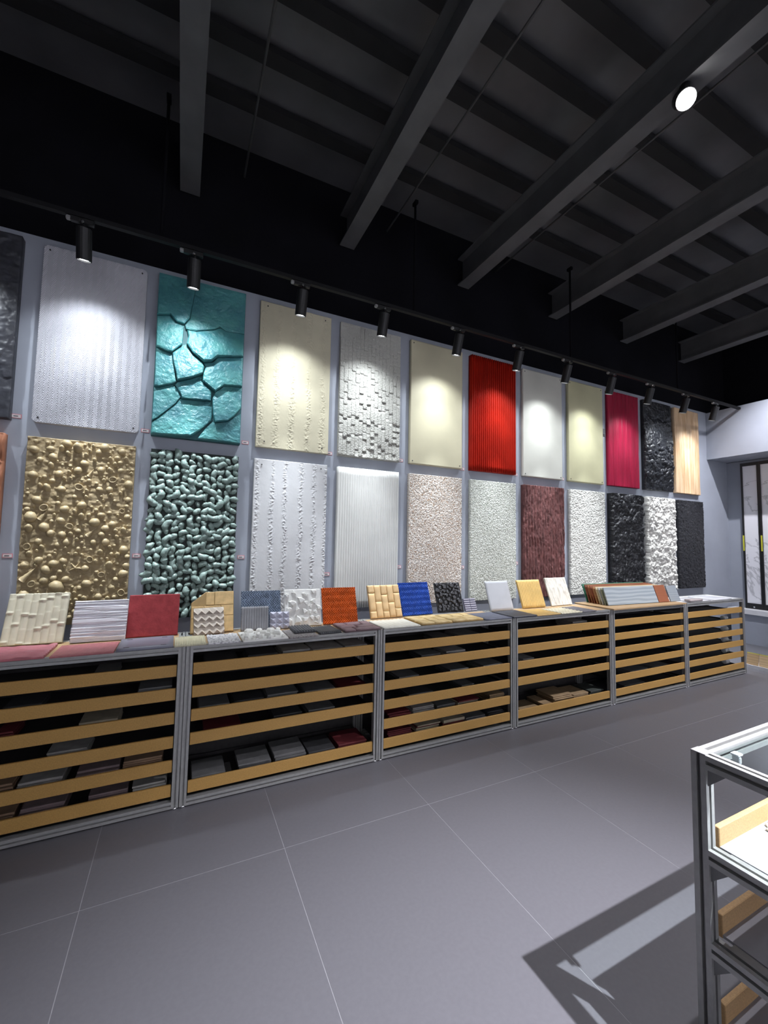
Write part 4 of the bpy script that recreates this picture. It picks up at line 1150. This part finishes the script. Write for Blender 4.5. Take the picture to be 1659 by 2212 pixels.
board(4.765, 2.712, 0.165, 0.172, mat_wood('grey_wood_two', (0.25, 0.28, 0.305), (0.31, 0.34, 0.36), 6), 'short grey-blue board at the right end of the rack')
bcol = [('olive', (0.25, 0.26, 0.17)), ('pale grey', (0.45, 0.45, 0.42)), ('cream', (0.58, 0.49, 0.32)), ('light brown', (0.36, 0.17, 0.07)), ('reddish brown', (0.26, 0.075, 0.03)), ('chestnut', (0.33, 0.12, 0.045)), ('dark brown', (0.20, 0.06, 0.025)), ('green', (0.05, 0.20, 0.12))]
for k, (n_, c_) in enumerate(bcol):
    board(3.815 + 0.002 * (k % 3), 2.787 + 0.030 * k, 0.96, 0.170 + 0.003 * k, mat_wood('board_' + n_.replace(' ', '_'), tuple(q * .8 for q in c_), tuple(min(1, q * 1.15) for q in c_), 8), '%s board leaning behind the grey-blue one in the rack' % n_, t=0.008)
# ------------------------------------------------------------------ end wall: framed sliding marble panels on a ledge
M_FRAME = mat('black_frame', (0.010, 0.010, 0.011), 0.4, 0.1, 20)
M_MARB = mat_marble('white_marble')
M_YEL = mat('yellow_pull', (0.62, 0.60, 0.05), 0.4, 0.05, 20)
ledge_o = box('display_ledge', (7.93, 1.2, 0.455), (XR - 0.001, 3.66, 0.525), M_WHITE)
tag(ledge_o, 'white ledge below the framed marble panels', 'ledge')
obj('ledge_support', box_me(0.20, 2.40, 0.455, M_WALL), ledge_o, (0.035, 0.03, -0.455))
ZM0, ZM1 = 0.525, 2.84
for k in range(3):
    y1 = 3.50 - 0.232 * k
    y0 = y1 - 0.230
    root = empty('marble_panel', (XR - 0.001, y0, ZM0))
    tag(root, ['tall white marble panel in a black frame nearest the corner', 'tall white marble panel in a black frame at the right picture edge'][k] if k < 2 else 'tall framed white marble panel further along the end wall, out of view', 'marble panel', 'framed marble panels')
    w_, h_ = y1 - y0, ZM1 - ZM0 - 0.001
    obj('slab', box_me(0.012, w_ - 0.02, h_ - 0.02, M_MARB), root, (-0.035, 0.01, 0.01))
    obj('stile', box_me(0.05, 0.022, h_, M_FRAME), root, (-0.052, w_ - 0.022, 0))
    obj('stile', box_me(0.05, 0.022, h_, M_FRAME), root, (-0.052, 0, 0))
    obj('frame_rail', box_me(0.05, w_ - 0.044, 0.05, M_FRAME), root, (-0.052, 0.022, h_ - 0.05))
    obj('frame_rail', box_me(0.05, w_ - 0.044, 0.085, M_FRAME), root, (-0.052, 0.022, 0))
    obj('pull_handle', box_me(0.010, 0.016, 0.245, M_YEL), root, (-0.062, w_ - 0.019, 1.43 - ZM0))
    obj('roller_cap', cyl_me('roller_cap', 0.012, 0.006, M_CHROME, 10), root, (-0.052, w_ / 2, 0.03), (0, R(-90), 0))

# low white tray on the floor with boards leaning in it
tr = empty('floor_tray', (6.40, 1.75, 0))
tag(tr, 'low white tray on the floor beyond the far cabinet', 'tray')
obj('tray_base', box_me(0.34, 1.04, 0.012, M_WHITE), tr, (0, 0, 0))
obj('tray_lip', box_me(0.012, 1.04, 0.030, M_WHITE), tr, (0, 0, 0.012))
M_YT = mat('yellow_edge', (0.60, 0.55, 0.12), 0.5, 0.05, 20)
tone = [(0.48, 0.33, 0.18), (0.58, 0.42, 0.24), (0.50, 0.34, 0.19), (0.55, 0.38, 0.2)]
for k in range(4):
    y1 = 2.785 - 0.125 * k
    o = obj('wood_plank', box_me(0.014, 0.118, 0.170, mat_wood('plank_%d' % k, tone[k], tuple(q * 1.2 for q in tone[k]), 5), 0.001), None, (6.418, y1 - 0.118, 0.0155), (0, R(12), 0))
    tag(o, ['tan plank with a yellow top edge nearest the wall in the floor tray', 'pale tan plank with a yellow top edge at the right picture edge in the tray', 'tan plank with a yellow top edge out of view in the tray', 'tan plank at the near end of the tray out of view'][k], 'plank', 'planks in the floor tray')
    obj('top_edge', box_me(0.0145, 0.1182, 0.012, M_YT), o, (-0.0002, -0.0001, 0.160))
lb = obj('leaning_board', box_me(0.02, 0.30, 0.58, mat_wood('dark_brown_board', (0.10, 0.045, 0.02), (0.14, 0.065, 0.03), 5), 0.002), None, (7.35, 2.55, 0.001), (R(14), 0, 0))
tag(lb, 'dark brown board leaning at the right picture edge under the ledge', 'board')
lb.location = (7.575, 2.42, 0.013)
lb.rotation_euler = (0, R(33), 0)

# ------------------------------------------------------------------ glass-topped display case in the foreground
S = 0.040
X0, X1, Y0, Y1 = 1.430, 2.640, 0.165, 0.770
case = empty('display_case', (X0, Y0, 0))
tag(case, 'aluminium display case with a glass top at the right foreground', 'display case')
W, D, H = X1 - X0, Y1 - Y0, CH
for px in (0, W - S):
    for py in (0, D - S):
        bar('post', (px, py, 0.010), H - 0.010, 'z', M_ALU, case, S)
        obj('corner_cap', box_me(S, S, 0.002, M_ALU), case, (px, py, H))
        obj('foot', FOOT, case, (px + S / 2, py + S / 2, 0))
for z in (H - S, 0.570, 0.315, 0.060):
    for px in (0, W - S):
        bar('side_rail', (px, S, z), D - 2 * S, 'y', M_ALU, case, S)
for py in (0, D - S):
    bar('rail', (S, py, H - S), W - 2 * S, 'x', M_ALU, case, S)
    bar('rail', (S, py, 0.012), W - 2 * S, 'x', M_ALU, case, S)
obj('glass_top', box_me(W - 2 * S - 0.002, D - 2 * S - 0.002, 0.006, mat_glass('clear_glass')), case, (S + 0.001, S + 0.001, H - 0.012))
M_CLIP = mat('frosted_clip', (0.60, 0.62, 0.66), 0.2, 0.05, 20)
for cx_, cy_ in ((0.115, D - S - 0.035), (W - 0.13, D - S - 0.035), (0.115, S + 0.01), (W - 0.13, S + 0.01)):
    cl = obj('glass_clip', box_me(0.012, 0.022, 0.022, M_CLIP, 0.003), case, (cx_, cy_, H - 0.036))
    obj('clip_jaw', box_me(0.026, 0.022, 0.006, M_CLIP, 0.001), cl, (-0.007, 0, 0.024))
M_BRK2 = mat('bracket_grey', (0.18, 0.18, 0.18), 0.5, 0.05, 20)
BRACK = mesh('corner_bracket', [(0, 0, 0), (0, -0.05, 0), (0, 0, -0.05), (0.02, 0, 0), (0.02, -0.05, 0), (0.02, 0, -0.05)], [(0, 1, 2), (3, 5, 4), (0, 3, 4, 1), (1, 4, 5, 2), (0, 2, 5, 3)], M_BRK2)
for z in (H - S, 0.570, 0.315):
    obj('corner_bracket', BRACK, case, (0.010, D - S, z))
M_CASETRAY = mat('grey_white_tray', (0.34, 0.34, 0.37), 0.45, 0.03, 10)
M_CASELIP = mat('light_tan_board', (0.56, 0.35, 0.165), 0.6, 0.10, 160, 0.05, 300)
for k, z in enumerate((0.584, 0.335, 0.085)):
    x_ = 0.072
    t = obj('case_drawer', boxes_me('case_tray', [((0, 0.01, 0.004), (W - 2 * x_, D - 0.05, 0.012))], M_CASETRAY), case, (x_, 0.015, z))
    obj('drawer_front', box_me(W - 2 * x_, 0.016, 0.066, M_CASELIP, 0.002), t, (0, D - 0.05, 0))
    obj('drawer_slide', box_me(0.022, D - 0.10, 0.012, M_ALU), t, (-0.024, 0.02, -0.002))
# pieces lying on the upper tray of the case
SHM = mat('offwhite_cast', (0.66, 0.64, 0.56), 0.5, 0.05, 20)
def fan_me():
    V, F = [], []
    n = 14
    for s in range(5):
        r = 0.02 + 0.085 * s / 4
        for i in range(n + 1):
            a = math.pi * (0.15 + 0.75 * i / n)
            rr = r * (1 + 0.05 * math.cos(i * math.pi) * s / 4)
            V.append((rr * math.cos(a), rr * math.sin(a), 0.030 - 0.026 * (s / 4) ** 2 + 0.004 * math.cos(i * math.pi)))
    m_ = len(V)
    V += [(x, y, max(0.0, z - 0.006)) for x, y, z in V]
    for s in range(4):
        for i in range(n):
            a, b, c, d = s * (n + 1) + i, s * (n + 1) + i + 1, (s + 1) * (n + 1) + i + 1, (s + 1) * (n + 1) + i
            F.append((a, b, c, d)); F.append((m_ + a, m_ + d, m_ + c, m_ + b))
    for i in range(n):
        a, b = 4 * (n + 1) + i, 4 * (n + 1) + i + 1
        F.append((a, b, m_ + b, m_ + a))
        F.append((i, m_ + i, m_ + i + 1, i + 1))
    return mesh('fan_shell', V, F, SHM)
o = obj('cast_shell', fan_me(), None, (1.775, 0.635, 0.5975), (0, 0, R(40)), (0.85, 0.85, 0.85))
tag(o, 'off-white fan-shaped casting on the upper tray of the glass case', 'casting')
M_PAPER = mat('paper_white', (0.46, 0.46, 0.49), 0.6, 0.02, 10)
o = obj('paper_sheet', box_me(0.42, 0.40, 0.0012, M_PAPER), None, (1.62, 0.20, 0.5965))
tag(o, 'white sheet lying on the upper tray of the glass case', 'paper')
